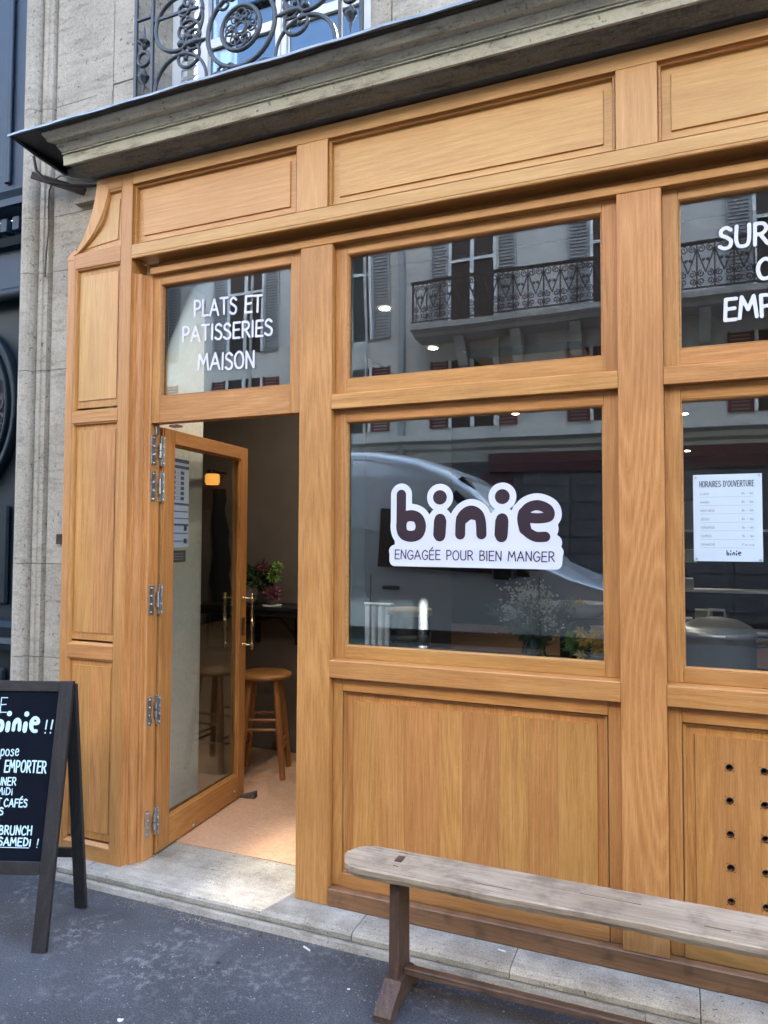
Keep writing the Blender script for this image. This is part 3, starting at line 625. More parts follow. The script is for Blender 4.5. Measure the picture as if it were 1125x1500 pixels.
# mid rail, transom rail per bay
BAY = [(P[0][1], P[1][0]), (P[1][1], P[2][0])]
def slope_rail(name, x0, x1, z0, z1, yf=0.0):
    B().ext([(yf+.0015, z0), (yf, z0+.002), (yf, z1-.010), (yf+.003, z1-.006), (yf+.034, z1), (.09, z1), (.09, z0)], 0, x0, x1).done(name, OAK[0], sf)
def sash(x0, x1, z0, z1, gx0, gx1, gz0, gz1, par=sf, yf=.034, yg=.055, pane=GLASS):
    """window: four frame members, bead and pane; members butt at the joints"""
    mt = 0.0
    fr = B().box(x0, gx0-.008, yf, yf+.055, z0, z1, .0015).done('window_frame', OAK[2], par)
    B().box(gx1+.008, x1, yf, yf+.055, z0, z1, .0015).done('frame_stile', OAK[2], fr)
    B().box(gx0-.0075, gx1+.0075, yf+.0005, yf+.055, gz1+.008, z1, .0015).done('frame_rail', OAK[0], fr)
    B().box(gx0-.0075, gx1+.0075, yf+.0005, yf+.055, z0, gz0-.010, .0015).done('frame_rail', OAK[0], fr)
    B().rings(gx0-.0078, gx1+.0078, gz0-.0098, gz1+.0078, [(0, yf+.004), (.002, yf+.002), (.0052, yf+.006), (.0074, yg-.002), (.0078, yg+.002)], False).done('glazing_bead', OAK[0], fr)
    B().box(gx0-.004, gx1+.004, yg, yg+.006, gz0-.004, gz1+.004).done('pane', pane, fr)
    return fr
for (a, b_) in BAY:
    ra, rb = a+.0008, b_-.0008
    slope_rail('mid_rail', ra, rb, .986, 1.064); slope_rail('transom_rail', ra, rb, 2.104, 2.174)
    sash(ra, rb, 1.0645, 2.1035, a+.062, b_-.062, 1.122, 2.045)
    sash(ra, rb, 2.1745, 2.8130, a+.062, b_-.062, 2.243, 2.762)
# base panels
def base_panel(x0, x1, holes):
    yf = .034
    W_('panel_stile', 2, x0+.001, x0+.046, yf, .09, BASE+.001, .9855); W_('panel_stile', 2, x1-.046, x1-.001, yf, .09, BASE+.001, .9855)
    W_('panel_rail', 0, x0+.0465, x1-.0465, yf, .09, .9285, .9855); W_('panel_rail', 0, x0+.0465, x1-.0465, yf-.004, .09, BASE+.001, .190)
    a, b_, c, d = x0+.0465, x1-.0465, .1905, .928
    B().rings(a, b_, c, d, [(0, yf+.001), (.0004, yf+.014), (.0028, yf+.014), (.0030, yf+.004), (.0042, yf+.010), (.009, yf+.011), (.0095, yf+.017), (.013, yf+.018), (.015, yf+.0245)], False).done('panel_moulding', OAK[2], sf)
    fld = B().rings(a+.0145, b_-.0145, c+.0145, d-.0145, [(0, yf+.025), (.024, yf+.025), (.0262, yf+.018)], False).done('panel', OAK[2], sf)
    fx0, fx1, fz0, fz1 = a+.0407, b_-.0407, c+.0407, d-.0407
    y = yf+.018
    n = 8 if not holes else 9; cuts = [fx0]+sorted(fx0+(fx1-fx0)*(k+random.uniform(-.18, .18))/n for k in range(1, n))+[fx1]
    if holes: cuts = [fx0]+[.0943+.1055*k for k in range(n)]; cuts = [c for c in cuts if c < fx1-.02]+[fx1]; n = len(cuts)-1
    for k in range(n):
        u, v = cuts[k], cuts[k+1]; g = .0004
        hs = [(hx, hz) for hx, hz in holes if u+.012 < hx < v-.012]
        if not hs:
            pl = B().add([(u, y+.0015, fz0), (u+g, y, fz0), (v-g, y, fz0), (v, y+.0015, fz0), (u, y+.0015, fz1), (u+g, y, fz1), (v-g, y, fz1), (v, y+.0015, fz1)], [(0, 1, 5, 4), (1, 2, 6, 5), (2, 3, 7, 6)])
            pl.done('plank', OAK[2], fld)
        else:
            pl = B(); zc = fz0
            for hx, hz in hs:
                s_ = .014
                pl.add([(u, y, zc), (v, y, zc), (v, y, hz-s_), (u, y, hz-s_)], [(0, 1, 2, 3)]); zc = hz+s_
                m = 16; v0 = []
                for q in range(m):
                    t = 2*math.pi*(q+.5)/m; v0.append((hx+.010*math.cos(t), y, hz+.010*math.sin(t)))
                sq = []
                for q in range(m):
                    t = 2*math.pi*(q+.5)/m; cx_, cz_ = math.cos(t), math.sin(t); k_ = s_/max(abs(cx_), abs(cz_)); sq.append((hx+k_*cx_, y, hz+k_*cz_))
                pl.add(v0+sq, [(q, (q+1) % m, (q+1) % m+m, q+m) for q in range(m)])
                pl.add(v0+[(p_[0], y+.03, p_[2]) for p_ in v0], [(q, (q+1) % m, (q+1) % m+m, q+m) for q in range(m)])
                cs = [(u, y, hz-s_), (hx-s_, y, hz-s_), (hx-s_, y, hz+s_), (u, y, hz+s_)]
                pl.add(cs, [(0, 1, 2, 3)]); cs = [(hx+s_, y, hz-s_), (v, y, hz-s_), (v, y, hz+s_), (hx+s_, y, hz+s_)]; pl.add(cs, [(0, 1, 2, 3)])
            pl.add([(u, y, zc), (v, y, zc), (v, y, fz1), (u, y, fz1)], [(0, 1, 2, 3)])
            o = pl.done('plank', OAK[2], fld)
            rg = B()
            for hx, hz in hs: rg.tube([(hx+.0105*math.cos(2*math.pi*q/16), y-.0008, hz+.0105*math.sin(2*math.pi*q/16)) for q in range(17)], .0018, 5, False)
            rg.done('vent_ring', BLACKM, fld)
    B().box(x0+.01, x1-.01, y+.031, y+.05, BASE, .98).done('panel_back', DARK, sf)
base_panel(*BAY[0], [])
hl = []
for i in range(8):
    for k in range(6): hl.append((.147+.1055*i, .341+.1115*k-.0))
hl = [h for h in hl if h[1] < .83]
def base_panel_holes():
    global random
    base_panel(*BAY[1], hl)
# choose plank joints so that every hole column sits inside a board
_rs = random.getstate()
class _R:
    pass
def bp2():
    x0, x1 = BAY[1]; old = random.uniform
    fx0, fx1 = x0+.0465+.0407, x1-.0465-.0407
    base_panel(x0, x1, hl)
random.uniform, _u = (lambda a, b_: 0.0), random.uniform
bp2()
random.uniform = _u
# bay beyond the third post, kept plain
W_('pilaster_stile', 2, 1.26, 1.84, YF, .09, SZ, 3.29)

# ---------------------------------------------------------------- left pilaster
YP = -.06
xl, xr = -2.735, -2.375
W_('scribe_strip', 2, -2.785, xl-.0008, YP+.014, .03, SZ, 2.93)
B().ext([(-2.785, 2.9305), (xl-.0008, 2.9305), (xl-.0008, 2.985), (-2.785, 2.95)], 1, YP+.014, .03).done('scribe_strip', OAK[2], sf)
W_('pilaster_stile', 2, -2.440, xr, YP, .05, SZ, 3.2945)
W_('pilaster_stile', 2, xl, xl+.012, YP, .03, SZ, 2.93)
for z0, z1 in ((SZ, .142), (.993, 1.065), (2.116, 2.178), (2.876, 2.945)):
    sl = 0 if z0 > 2.8 else .012
    B().ext([(YP, z0), (YP, z1-sl-.0001), (YP+.018, z1), (.03, z1), (.03, z0)], 0, xl+.0125, -2.4405).done('pilaster_rail', OAK[0], sf)
for z0, z1 in ((.142, .993), (1.065, 2.116), (2.178, 2.876)):
    B().rings(xl+.0125, -2.4405, z0+.0005, z1-.0005, [((i_, i_, -.012+.667*y_+.0004, i_), YP+y_) for i_, y_ in ((0, .001), (.004, .005), (.008, .006), (.011, .0182))], False).done('panel_moulding', OAK[2], sf)
    par = B().rings(xl+.023, -2.451, z0+.011, z1-.011, [(0, YP+.0185), ((.012, .012, .034, .026), YP+.019), ((.0135, .0135, .0355, .0275), YP+.0145)], False).done('pilaster_panel', OAK[2], sf)
    cuts = [xl+.0365, xl+.036+.062, xl+.036+.118, xl+.036+.185, -2.4645]
    for k in range(4):
        B().add([(cuts[k], YP+.0145, z0+.0465), (cuts[k+1], YP+.0145, z0+.0465), (cuts[k+1], YP+.0145, z1-.0385), (cuts[k], YP+.0145, z1-.0385)], [(0, 1, 2, 3)]).done('plank', (OAKF if z0 > 1.9 else OAK)[2], par)
# curved bracket head: outer band, moulding and field
def curve_pts(x0, z0, x1, z1, n=14, bow=.30):
    out = []
    for k in range(n+1):
        t = k/n; a = Vector((x0, z0)); c = Vector((x1, z1)); b_ = Vector((x0+(x1-x0)*(.5+bow), z0+(z1-z0)*(.5-bow*.55)))
        p = (1-t)**2*a+2*t*(1-t)*b_+t*t*c; out.append((p.x, p.y))
    return out
oc_ = curve_pts(-2.736, 2.946, -2.592, 3.2945)
ic_ = curve_pts(-2.722, 2.946, -2.522, 3.238)
oc_[0] = (-2.736, 2.9455)
B().add([(x, YP, z) for x, z in oc_]+[(x, YP, z) for x, z in ic_]+[(x, .03, z) for x, z in oc_], [(i, i+1, i+1+15, i+15) for i in range(14)]+[(i, i+1, i+1+30, i+30) for i in range(14)]).done('curved_bracket', OAK[2], sf)
B().ext([(-2.5215, 3.2385), (-2.4405, 3.2385), (-2.4405, 3.2945), (-2.592, 3.2945)], 1, YP+.0005, .03).done('bracket_rail', OAK[0], sf)
mo = [(x, YP+.001, z) for x, z in ic_]+[(-2.4405, YP+.001, 3.238), (-2.4405, YP+.001, 2.9455)]
def inset_poly(d, y):
    cx_, cz_ = -2.52, 3.06; out = []
    for x, _, z in mo:
        v = Vector((cx_-x, cz_-z)); l = v.length; v = v/l*min(d*1.25, l*.9); out.append((x+v.x, y, z+v.y))
    return out
lv = [inset_poly(0, YP+.001), inset_poly(.006, YP+.005), inset_poly(.011, YP+.006), inset_poly(.016, YP+.018)]
nm = len(mo)
B().add([p for l in lv for p in l], [(r_*nm+i, r_*nm+(i+1) % nm, (r_+1)*nm+(i+1) % nm, (r_+1)*nm+i) for r_ in range(3) for i in range(nm)]).done('panel_moulding', OAK[2], sf)
fl2 = inset_poly(.0155, YP+.0185); B().add(fl2, [tuple(range(nm))]).done('bracket_panel', OAKF[2], sf)
f3 = inset_poly(.046, YP+.014); f4 = inset_poly(.044, YP+.0184); B().add(f4+f3, [(i, (i+1) % nm, (i+1) % nm+nm, i+nm) for i in range(nm)]+[tuple(range(nm, 2*nm))]).done('bracket_field', OAKF[2], sf)
# moulded door jamb (right return of the pilaster)
jp = [(xr, YP+.001), (xr+.0005, -.036), (xr+.006, -.034), (xr+.008, -.028)]
for k in range(6):
    a = math.pi*.5*k/5; jp.append((xr+.009+.020*math.sin(a), -.028+.026*(1-math.cos(a))))
jp += [(xr+.031, .001), (xr+.031, .008), (xr+.040, .009), (xr+.042, .016), (xr+.055, .018), (xr+.060, .024), (xr+.060, .090), (xr-.06, .090), (xr-.06, .06), (xr-.0005, .06)]
B().ext(jp, 2, SZ, 2.8130).done('door_jamb', OAK[2], sf)
# transom light above the door
DX0, DX1 = xr+.061, P[0][0]-.0008
sash(DX0, DX1, 2.105, 2.8130, -2.262, -1.569, 2.240, 2.759, yf=.026, yg=.050)

# ---------------------------------------------------------------- glazed door, standing open
A0 = Vector((-2.308, .118)); A1 = Vector((-2.374, .945)); du = (A1-A0).normalized(); dn = Vector((du.y, -du.x))   # dn points to +x
DM = Matrix(((du.x, -dn.x, 0, A0.x), (du.y, -dn.y, 0, A0.y), (0, 0, 1, 0), (0, 0, 0, 1)))   # local: x along leaf, y away from camera side, z up
dW = (A1-A0).length; dz0, dz1 = .070, 2.098
def dbox(bd_, x0, x1, y0, y1, z0, z1, bev=.002): return bd_.box(x0, x1, y0, y1, z0, z1, bev, DM)
dr = B(); dbox(dr, 0, .088, 0, .052, dz0, dz1); dbox(dr, dW-.075, dW, 0, .052, dz0, dz1)
door = dr.done('door', OAK[2], sf)
t_ = B(); dbox(t_, .0885, dW-.0755, .001, .051, dz0, .205); t_.done('door_rail', OAK[1], door)
t_ = B(); dbox(t_, .0885, dW-.0755, .001, .051, 2.028, dz1); t_.done('door_rail', OAK[1], door)
t_ = B(); dbox(t_, .075, dW-.062, .024, .030, .195, 2.038, 0); t_.done('door_pane', DGLASS, door)
for yy in (.006, .040):
    t_ = B(); t_.rings(.0885, dW-.0755, .205, 2.028, [(0, yy), (.009, yy+.004), (.0095, .020 if yy < .02 else .034)], False); t_.v = [tuple(DM @ Vector(p)) for p in t_.v]; t_.done('door_bead', OAK[2], door)
t_ = B(); dbox(t_, -.012, -.0005, .004, .030, dz0, dz1, .001); t_.done('weather_strip', OAK[2], door)
t_ = B(); dbox(t_, -.0125, -.0085, .032, .050, dz0, dz1, .0005); t_.done('rubber_seal', BLACKM, door)
# pull handles, one on each face
for y0, sg in ((-.001, -1), (.053, 1)):
    h = B(); hx = dW-.040; z0, z1 = .945, 1.215; yo = y0+sg*.062
    c = DM @ Vector((hx, yo, 0))
    prof = [(0, z0-.03), (.006, z0-.026), (.009, z0-.018), (.005, z0-.010), (.011, z0-.003), (.011, z0+.006), (.006, z0+.014), (.0065, z0+.03), (.010, (z0+z1)/2-.035), (.008, (z0+z1)/2-.012), (.013, (z0+z1)/2-.006), (.013, (z0+z1)/2+.006), (.008, (z0+z1)/2+.012), (.010, (z0+z1)/2+.035), (.0065, z1-.03), (.006, z1-.014), (.011, z1-.006), (.011, z1+.003), (.005, z1+.010), (.009, z1+.018), (.006, z1+.026), (0, z1+.030)]
    h.lathe(prof, (c.x, c.y, 0), 14)
    for z in (z0, z1): h.tube([DM @ Vector((hx, y0, z)), DM @ Vector((hx, y0+sg*.006, z)), DM @ Vector((hx, y0+sg*.008, z)), DM @ Vector((hx, yo, z))], [.012, .012, .005, .005], 10)
    h.done('pull_handle', BRASS, door)
t_ = B(); dbox(t_, dW-.0755+.02, dW-.02, -.0035, -.0005, 1.0, 1.10, .001); t_.done('lock_plate', BRASS, door)
# hinges
for z0, z1 in ((1.908, 2.052), (1.735, 1.880), (1.199, 1.338), (.680, .815), (.165, .288)):
    h = B(); zc = (z0+z1)/2
    h.box(-2.3145, -2.3115, .030, .062, z0, z1, .001); h.box(-2.3105, -2.292, .0995, .1025, z0, z1, .001)
    h.box(-2.318, -2.300, .085, .1035, z0, z1, .001)
    h.tube([(-2.302, .080, zc-.035), (-2.302, .080, zc-.002)], .0085, 10); h.tube([(-2.302, .080, zc+.001), (-2.302, .080, zc+.035)], .0078, 10)
    for q in range(4):
        z = z0+.012+(z1-z0-.024)*q/3
        for (x, y) in ((-2.3105, .046), (-2.296, .0985)): h.lathe([(.0045, -.003), (.0045, .003), (0, .003)], (x, y, z), 6)
    h.done('hinge', HINGE, door)
t_ = B(); t_.box(-2.3135, -2.303, .050, .075, 2.055, 2.10, .002); t_.box(-2.25, -2.20, .075, .115, 2.092, 2.102, .001); t_.done('top_pivot', HINGE, door)
for (x, z) in ((.30, .088), (.72, .12)):
    q = DM @ Vector((x, -.001, z)); B().lathe([(.006, -.006), (.006, .006), (0, .006)], (q.x, q.y, q.z), 8).done('screw_head', HINGE, door)

# notices on the door glass
def dfn(yoff): return lambda x, z: tuple(DM @ Vector((x, yoff, z)))
nt = thing('allergen_notice', 'blue and white printed notice sheet taped inside the upper door glass', 'notice', tuple(DM @ Vector((.14, .032, 1.62))))
def dq(name, m, par, x0, x1, z0, z1, y, th=.0006): B().box(x0, x1, y, y+th, z0, z1, 0, DM).done(name, m, par)
dq('sheet', PAPER, nt, .082, .245, 1.515, 1.965, .0215)
dq('header_band', PAPERB, nt, .084, .243, 1.945, 1.963, .0205); dq('header_band', PAPERB, nt, .084, .243, 1.915, 1.930, .0205)
for k, z in enumerate((1.73, 1.695, 1.66, 1.625, 1.585, 1.545)): dq('rule', PAPERB, nt, .084, .243, z, z+(.010 if k in (0, 3) else .004), .0205)
for r_ in range(6):
    for c in range(2):
        dq('pictogram', PAPERB, nt, .095+.075*c, .125+.075*c, 1.755+.026*r_, 1.772+.026*r_, .0205)
for r_ in range(10): dq('print_line', INKG, nt, .135, .158, 1.755+.015*r_, 1.760+.015*r_, .0205)
dq('small_mark', INK, nt, .205, .230, 1.535, 1.56, .0203); dq('small_mark', INK, nt, .205, .230, 1.60, 1.625, .0203)
ds_ = thing('dark_door_sticker', 'small dark rectangular sticker below the printed notice on the door glass', 'sticker', tuple(DM @ Vector((.14, .03, 1.45))))
dq('plate', plain('smoky_vinyl', (.035, .033, .028), .5), ds_, .082, .225, 1.440, 1.500, .0215)
for r_ in range(3): dq('print_line', INKG, ds_, .10, .205, 1.455+.013*r_, 1.458+.013*r_, .0208)

# door stop wedge
wd = B(); cxw, cyw = -2.34, .91
MW = Matrix.Translation((-2.333, .930, .0625)) @ Matrix.Rotation(R(8), 4, 'Z')
wv = [(-.055, -.022, 0), (.045, -.022, 0), (.045, .022, 0), (-.055, .022, 0), (-.055, -.022, .004), (.040, -.022, .036), (.040, .022, .036), (-.055, .022, .004)]
wd.add([MW @ Vector(p) for p in wv], [(0, 3, 2, 1), (4, 5, 6, 7), (0, 1, 5, 4), (1, 2, 6, 5), (2, 3, 7, 6), (3, 0, 4, 7)])
for q in range(4): wd.box(.040+.002*(q % 2), .046, -.021, .021, .002+.009*q, .008+.009*q, 0, MW)
wd.done('door_wedge', RUBBER, None, label='brown rubber wedge holding the glazed door open on the floor', category='doorstop')

# ================================================================== LETTERING ON THE GLASS
gf = lambda y: (lambda x, z: (x, y, z))
sg1 = thing('transom_lettering', 'white handwritten words on the glass above the door', 'lettering', (-1.91, .048, 2.3))
text('PLATS ET', -2.093, 2.600, .074, .366, .0052, gf(.0490), WHITEV, sg1, -.05)
text('PATISSERIES', -2.158, 2.487, .070, .489, .0052, gf(.0490), WHITEV, sg1, -.04)
text('MAISON', -2.066, 2.343, .074, .306, .0052, gf(.0490), WHITEV, sg1, -.045)
sg2 = thing('window_lettering', 'white handwritten words on the upper glass right of the brick-width post', 'lettering', (.4, .05, 2.3))
sg2['label'] = 'white handwritten words on the upper right glass, cut by the picture edge'
text('SUR', .140, 2.578, .073, .150, .0062, gf(.0540), WHITEV, sg2, .0)
text('O', .258, 2.455, .069, .046, .0062, gf(.0540), WHITEV, sg2)
text('EMP', .153, 2.325, .073, .148, .0062, gf(.0540), WHITEV, sg2)
# logo sticker
lg = thing('logo_sticker', 'large white cut-out sticker with dark rounded shop name on the main window', 'sticker', (-.76, .053, 1.44))
L_ = {}
L_['b'] = [([(-1.051, 1.741), (-1.052, 1.607)], .0205), (cr([(-1.009, 1.655), (-.979, 1.644), (-.967, 1.612), (-.978, 1.581), (-1.009, 1.571), (-1.041, 1.581), (-1.051, 1.613), (-1.041, 1.645), (-1.009, 1.655)]), .0225)]
L_['i'] = [([(-.886, 1.727)], .029), ([(-.885, 1.638), (-.887, 1.574)], .0235), ([(-.885, 1.630), (-.888, 1.580)], .026)]
L_['n'] = [(cr([(-.802, 1.579), (-.799, 1.634), (-.784, 1.660), (-.758, 1.672), (-.731, 1.660), (-.719, 1.631), (-.716, 1.580)]), .0205), ([(-.795, 1.64), (-.765, 1.663), (-.735, 1.658)], .024)]
L_['i2'] = [([(-.633, 1.725)], .029), ([(-.634, 1.637), (-.637, 1.572)], .0235), ([(-.635, 1.628), (-.638, 1.580)], .026)]
L_['e'] = [(cr([(-.527, 1.642), (-.489, 1.640), (-.455, 1.648), (-.460, 1.674), (-.499, 1.690), (-.538, 1.676), (-.555, 1.637), (-.544, 1.597), (-.508, 1.571), (-.470, 1.570)]), .0195), (cr([(-.548, 1.66), (-.552, 1.637), (-.545, 1.60)]), .0235)]
allst = [s_ for k in L_.values() for s_ in k]
basep = [([(-1.079, 1.512), (-1.079, 1.473)], .024), ([(-1.079, 1.473), (-.431, 1.471)], .024), ([(-.431, 1.471), (-.428, 1.513)], .024), ([(-1.079, 1.510), (-.428, 1.512)], .026), ([(-1.050, 1.545), (-.437, 1.548)], .03), ([(-1.0, 1.60), (-.46, 1.60)], .04), ([(-1.079, 1.491), (-.429, 1.491)], .024)]
flat_shape('backing', [s_ for s_, r_ in allst+basep], [r_+.0255 if i < len(allst) else r_ for i, (s_, r_) in enumerate(allst+basep)], .004, gf(.0542), WHITEV, lg)
for k in L_: flat_shape('letter', [s_ for s_, r_ in L_[k]], [r_ for s_, r_ in L_[k]], .0024, gf(.0534), AUB, lg)
text('ENGAGÉE POUR BIEN MANGER', -1.079, 1.4785, .0365, .643, .0022, gf(.0534), AUB, lg, -.003, .02)
# opening hours sheet
oh = thing('opening_hours_sign', 'white opening hours sheet fixed with four screws to the right window', 'sign', (.15, .05, 1.48))
B().box(.045, .260, .0515, .0545, 1.486, 1.787, .0006).done('sheet', plain('sign_white', (.52, .59, .64), .4), oh)
text("HORAIRES D'OUVERTURE", .066, 1.744, .020, .170, .0011, gf(.0511), INK, oh, .0, .01, None, .2)
days = ['LUNDI', 'MARDI', 'MERCREDI', 'JEUDI', 'VENDREDI', 'SAMEDI', 'DIMANCHE']
for k, d in enumerate(days):
    z = 1.716-.0293*k
    text(d, .068, z, .0075, .0055*len(d), .0005, gf(.0511), INKG, oh, 0, .01, 'printed_word', .2)
    text('Fermé'.replace('F', 'F') if k == 6 else '8h - 16h' if k < 5 else '9h - 16h', .197, z, .0075, .036, .0005, gf(.0511), INKG, oh, 0, .01, 'printed_hours', .2)
    B().box(.067, .233, .0510, .0513, z-.0078, z-.0072).done('rule', INKG, oh)
flat_shape('printed_name', [[(x*.072+.225, z*.09+1.3665) for x, z in s_] for s_, r_ in allst], [r_*.078 for s_, r_ in allst], .0007, gf(.0511), INK, oh)
for x, z in ((.054, 1.777), (.251, 1.780), (.054, 1.494), (.251, 1.492)): B().tube([(x, .0515, z), (x, .0485, z)], .0035, 10).done('screw', HINGE, oh)

# ================================================================== INTERIOR
rm = thing('cafe_interior', 'dim plastered café room seen through the open door and glass', 'room', (-.5, 3, 0))
B().box(-3.9, 1.9, .271, 10, .0, .0615).done('floor', FLOORI, rm)
RX0, RX1, RY0, RY1 = -1.45, -.62, 2.66, 3.82
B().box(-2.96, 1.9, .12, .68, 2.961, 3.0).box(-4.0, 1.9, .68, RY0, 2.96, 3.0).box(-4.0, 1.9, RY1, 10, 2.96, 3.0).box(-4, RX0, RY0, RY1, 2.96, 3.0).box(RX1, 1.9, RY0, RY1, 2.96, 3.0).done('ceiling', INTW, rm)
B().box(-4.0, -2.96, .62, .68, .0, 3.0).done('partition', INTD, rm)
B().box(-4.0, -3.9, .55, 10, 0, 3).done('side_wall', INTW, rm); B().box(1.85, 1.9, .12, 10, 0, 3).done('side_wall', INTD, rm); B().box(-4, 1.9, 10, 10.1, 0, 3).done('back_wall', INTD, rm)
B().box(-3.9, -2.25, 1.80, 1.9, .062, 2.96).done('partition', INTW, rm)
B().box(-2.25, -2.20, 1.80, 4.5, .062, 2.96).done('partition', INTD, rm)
B().box(-2.96, -2.50, .12, .68, .062, 2.96, .004).done('door_reveal', PLAS, rm)
B().box(-1.345, -1.292, .10, .23, 1.02, 2.86).done('window_reveal', LBLUE, rm)
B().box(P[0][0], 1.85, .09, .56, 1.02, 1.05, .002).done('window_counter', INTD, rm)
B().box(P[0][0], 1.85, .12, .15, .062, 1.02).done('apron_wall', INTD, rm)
rf = B(); y = RY0-.26; pt_ = .040; sh_ = .23*.969; yc_ = (RY0+RY1)/2
while y < RY1+.05:
    t_ = min(1, max(0, (3.72-y)/.55)); op_ = max(.0003, .0040*t_); xl_ = RX0-.02+(RY1-y)*.12
    pl_ = [(RX0-.02, y), (RX1, y), (RX1, y+pt_-op_), (xl_+.26, y+pt_-op_), (xl_+.13, y+pt_-op_*.45), (xl_, y+pt_-.0002), (RX0-.02, y+pt_-.0002)]
    n_ = len(pl_); rf.add([(a, b_, 2.96) for a, b_ in pl_]+[(a+.057, b_+sh_, 3.19) for a, b_ in pl_], [(k, (k+1) % n_, (k+1) % n_+n_, k+n_) for k in range(n_)]+[tuple(range(n_)), tuple(range(n_, 2*n_))]); y += pt_
rf.done('added_sun_louvre', WHITE, rm)  # made-up louvre and opening, added to throw a sun patch on the doorway floor
def spot(x, y, label):
    o = thing('ceiling_spotlight', label, 'light', (x, y, 2.95), 0, 'lit ceiling spotlights')
    B().lathe([(.030, 0), (.045, 0), (.047, -.006), (.030, -.004)], (x, y, 2.958), 16).done('trim', WHITE, o)
    B().lathe([(0, 0), (.030, 0)], (x, y, 2.955), 16).done('lens', SPOT, o)
spot(-1.633, 1.269, 'lit ceiling spotlight, the larger one high in the upper main window')
spot(-1.644, 2.222, 'lit ceiling spotlight low in the upper main window, just above its bottom rail')
spot(-1.654, 5.10, 'small lit spotlight at the very top of the main window above the logo sticker')
spot(.065, 5.76, 'lit spotlight at the top left corner of the right window')
spot(.124, 9.2, 'lit spotlight of the right window just above the opening hours sheet')
spot(-1.95, .34, 'added ceiling spotlight hidden behind the head rail to brighten the door reveal')  # extra lamp, added out of sight to brighten the plaster reveal

# bar stools
def stool(cx_, cy_, rot, label):
    o = thing('bar_stool', label, 'stool', (cx_, cy_, .062), rot, 'wooden bar stools')
    Mx = WM[o]; T = lambda p: tuple(Mx @ Vector(p)); h = .645
    s_ = B(); s_.lathe([(0, h), (.150, h), (.168, h-.008), (.172, h-.020), (.165, h-.032), (.14, h-.036), (0, h-.036)], (cx_, cy_, .062), 32); s_.done('seat', STOOL[0], o)
    ft = []
    for k in range(4):
        a = math.pi/4+k*math.pi/2; t = Vector((.115*math.cos(a), .115*math.sin(a), h-.036)); f = Vector((.195*math.cos(a), .195*math.sin(a), .0)); ft.append((t, f))
        B().tube([T(t), T(t.lerp(f, .5)), T(f)], [.019, .0225, .0185], 10).done('leg', STOOL[2], o)
    for k in range(4):
        for zz in ((.17, .21) if k % 2 else (.30, .36),):
            for z in zz:
                a, b_ = ft[k], ft[(k+1) % 4]; q = 1-z/(h-.036)
                B().tube([T(a[0].lerp(a[1], q)), T(b_[0].lerp(b_[1], q))], .0095, 8).done('rung', STOOL[0], o)
    return o
stool(-2.485, 1.345, R(22), 'wooden bar stool with round seat, the one seen whole through the doorway')
stool(-2.02, 1.42, R(10), 'wooden bar stool half hidden behind the oak post beside the doorway')
# wall bar table
wt = thing('bar_table', 'narrow black wall-mounted bar table with diagonal brackets beside the stool', 'table', (-2.6, 1.62, 1.05))
box('table_top', BLACKM, wt, -3.2, -2.26, 1.44, 1.795, 1.085, 1.110, .003)
box('apron', BLACKM, wt, -3.2, -2.26, 1.455, 1.475, 1.045, 1.0845, .002)
for x in (-2.82, -2.50):
    B().tube([(x, 1.47, 1.08), (x, 1.79, .86)], .011, 6).done('bracket', BLACKM, wt); B().box(x-.012, x+.012, 1.77, 1.795, .82, 1.084).done('bracket', BLACKM, wt)
B().tube([(-2.80, 1.60, .98), (-2.50, 1.52, 1.04)], .012, 6).done('brace', BLACKM, wt)
def bouquet(o, c, n, rad, mat, name, l=.05, w=.028, up_=.3, squash=1):
    b_ = B(); c = Vector(c)
    for k in range(n):
        d = Vector((random.gauss(0, 1), random.gauss(0, 1), random.gauss(up_, .8))).normalized(); p = c+Vector((d.x, d.y, d.z*squash))*rad*random.uniform(.35, 1)
        b_.blade(p, d+Vector((random.uniform(-.6, .6), random.uniform(-.6, .6), random.uniform(-.4, .4))), l*random.uniform(.6, 1.2), w*random.uniform(.6, 1.2), (random.gauss(0, 1), random.gauss(0, 1), random.gauss(0, 1)))
    b_.done(name, mat, o, fix=False)
pp = thing('potted_hydrangea', 'leafy potted hydrangea in a pale pot on the black bar table', 'plant', (-2.74, 1.56, 1.11))
B().lathe([(0, 0), (.052, 0), (.060, .05), (.066, .12), (.072, .125), (.072, .135), (.064, .135), (.06, .11), (0, .11)], (-2.745, 1.56, 1.111), 24).done('pot', CERAM, pp)
bouquet(pp, (-2.68, 1.56, 1.29), 260, .105, LEAFD, 'leaves', .055, .03)
bouquet(pp, (-2.615, 1.51, 1.36), 170, .045, PETALP, 'flower_head', .018, .014)
bouquet(pp, (-2.535, 1.52, 1.31), 200, .045, LEAFL, 'flower_head', .022, .014); bouquet(pp, (-2.50, 1.51, 1.375), 120, .03, LEAFL, 'flower_head', .022, .014)
B().tube([(-2.74, 1.56, 1.2), (-2.66, 1.54, 1.28), (-2.535, 1.52, 1.31)], .004, 5).tube([(-2.74, 1.56, 1.2), (-2.66, 1.53, 1.32), (-2.50, 1.51, 1.37)], .004, 5).tube([(-2.74, 1.56, 1.2), (-2.615, 1.51, 1.35)], .004, 5).done('stem', STEMG, pp)
ps = thing('small_mauve_plant', 'small mauve flowered plant standing on a white saucer on the black table', 'plant', (-2.535, 1.50, 1.11))
B().lathe([(0, .004), (.055, .004), (.062, .012), (.066, .012), (.06, 0), (0, 0)], (-2.535, 1.50, 1.1105), 24).done('saucer', WHITE, ps)
B().lathe([(0, 0), (.03, 0), (.036, .04), (.03, .045), (0, .04)], (-2.535, 1.50, 1.123), 16).done('pot', RUBBER, ps)
bouquet(ps, (-2.535, 1.50, 1.195), 240, .05, PETALP, 'flowers', .026, .014, .2)
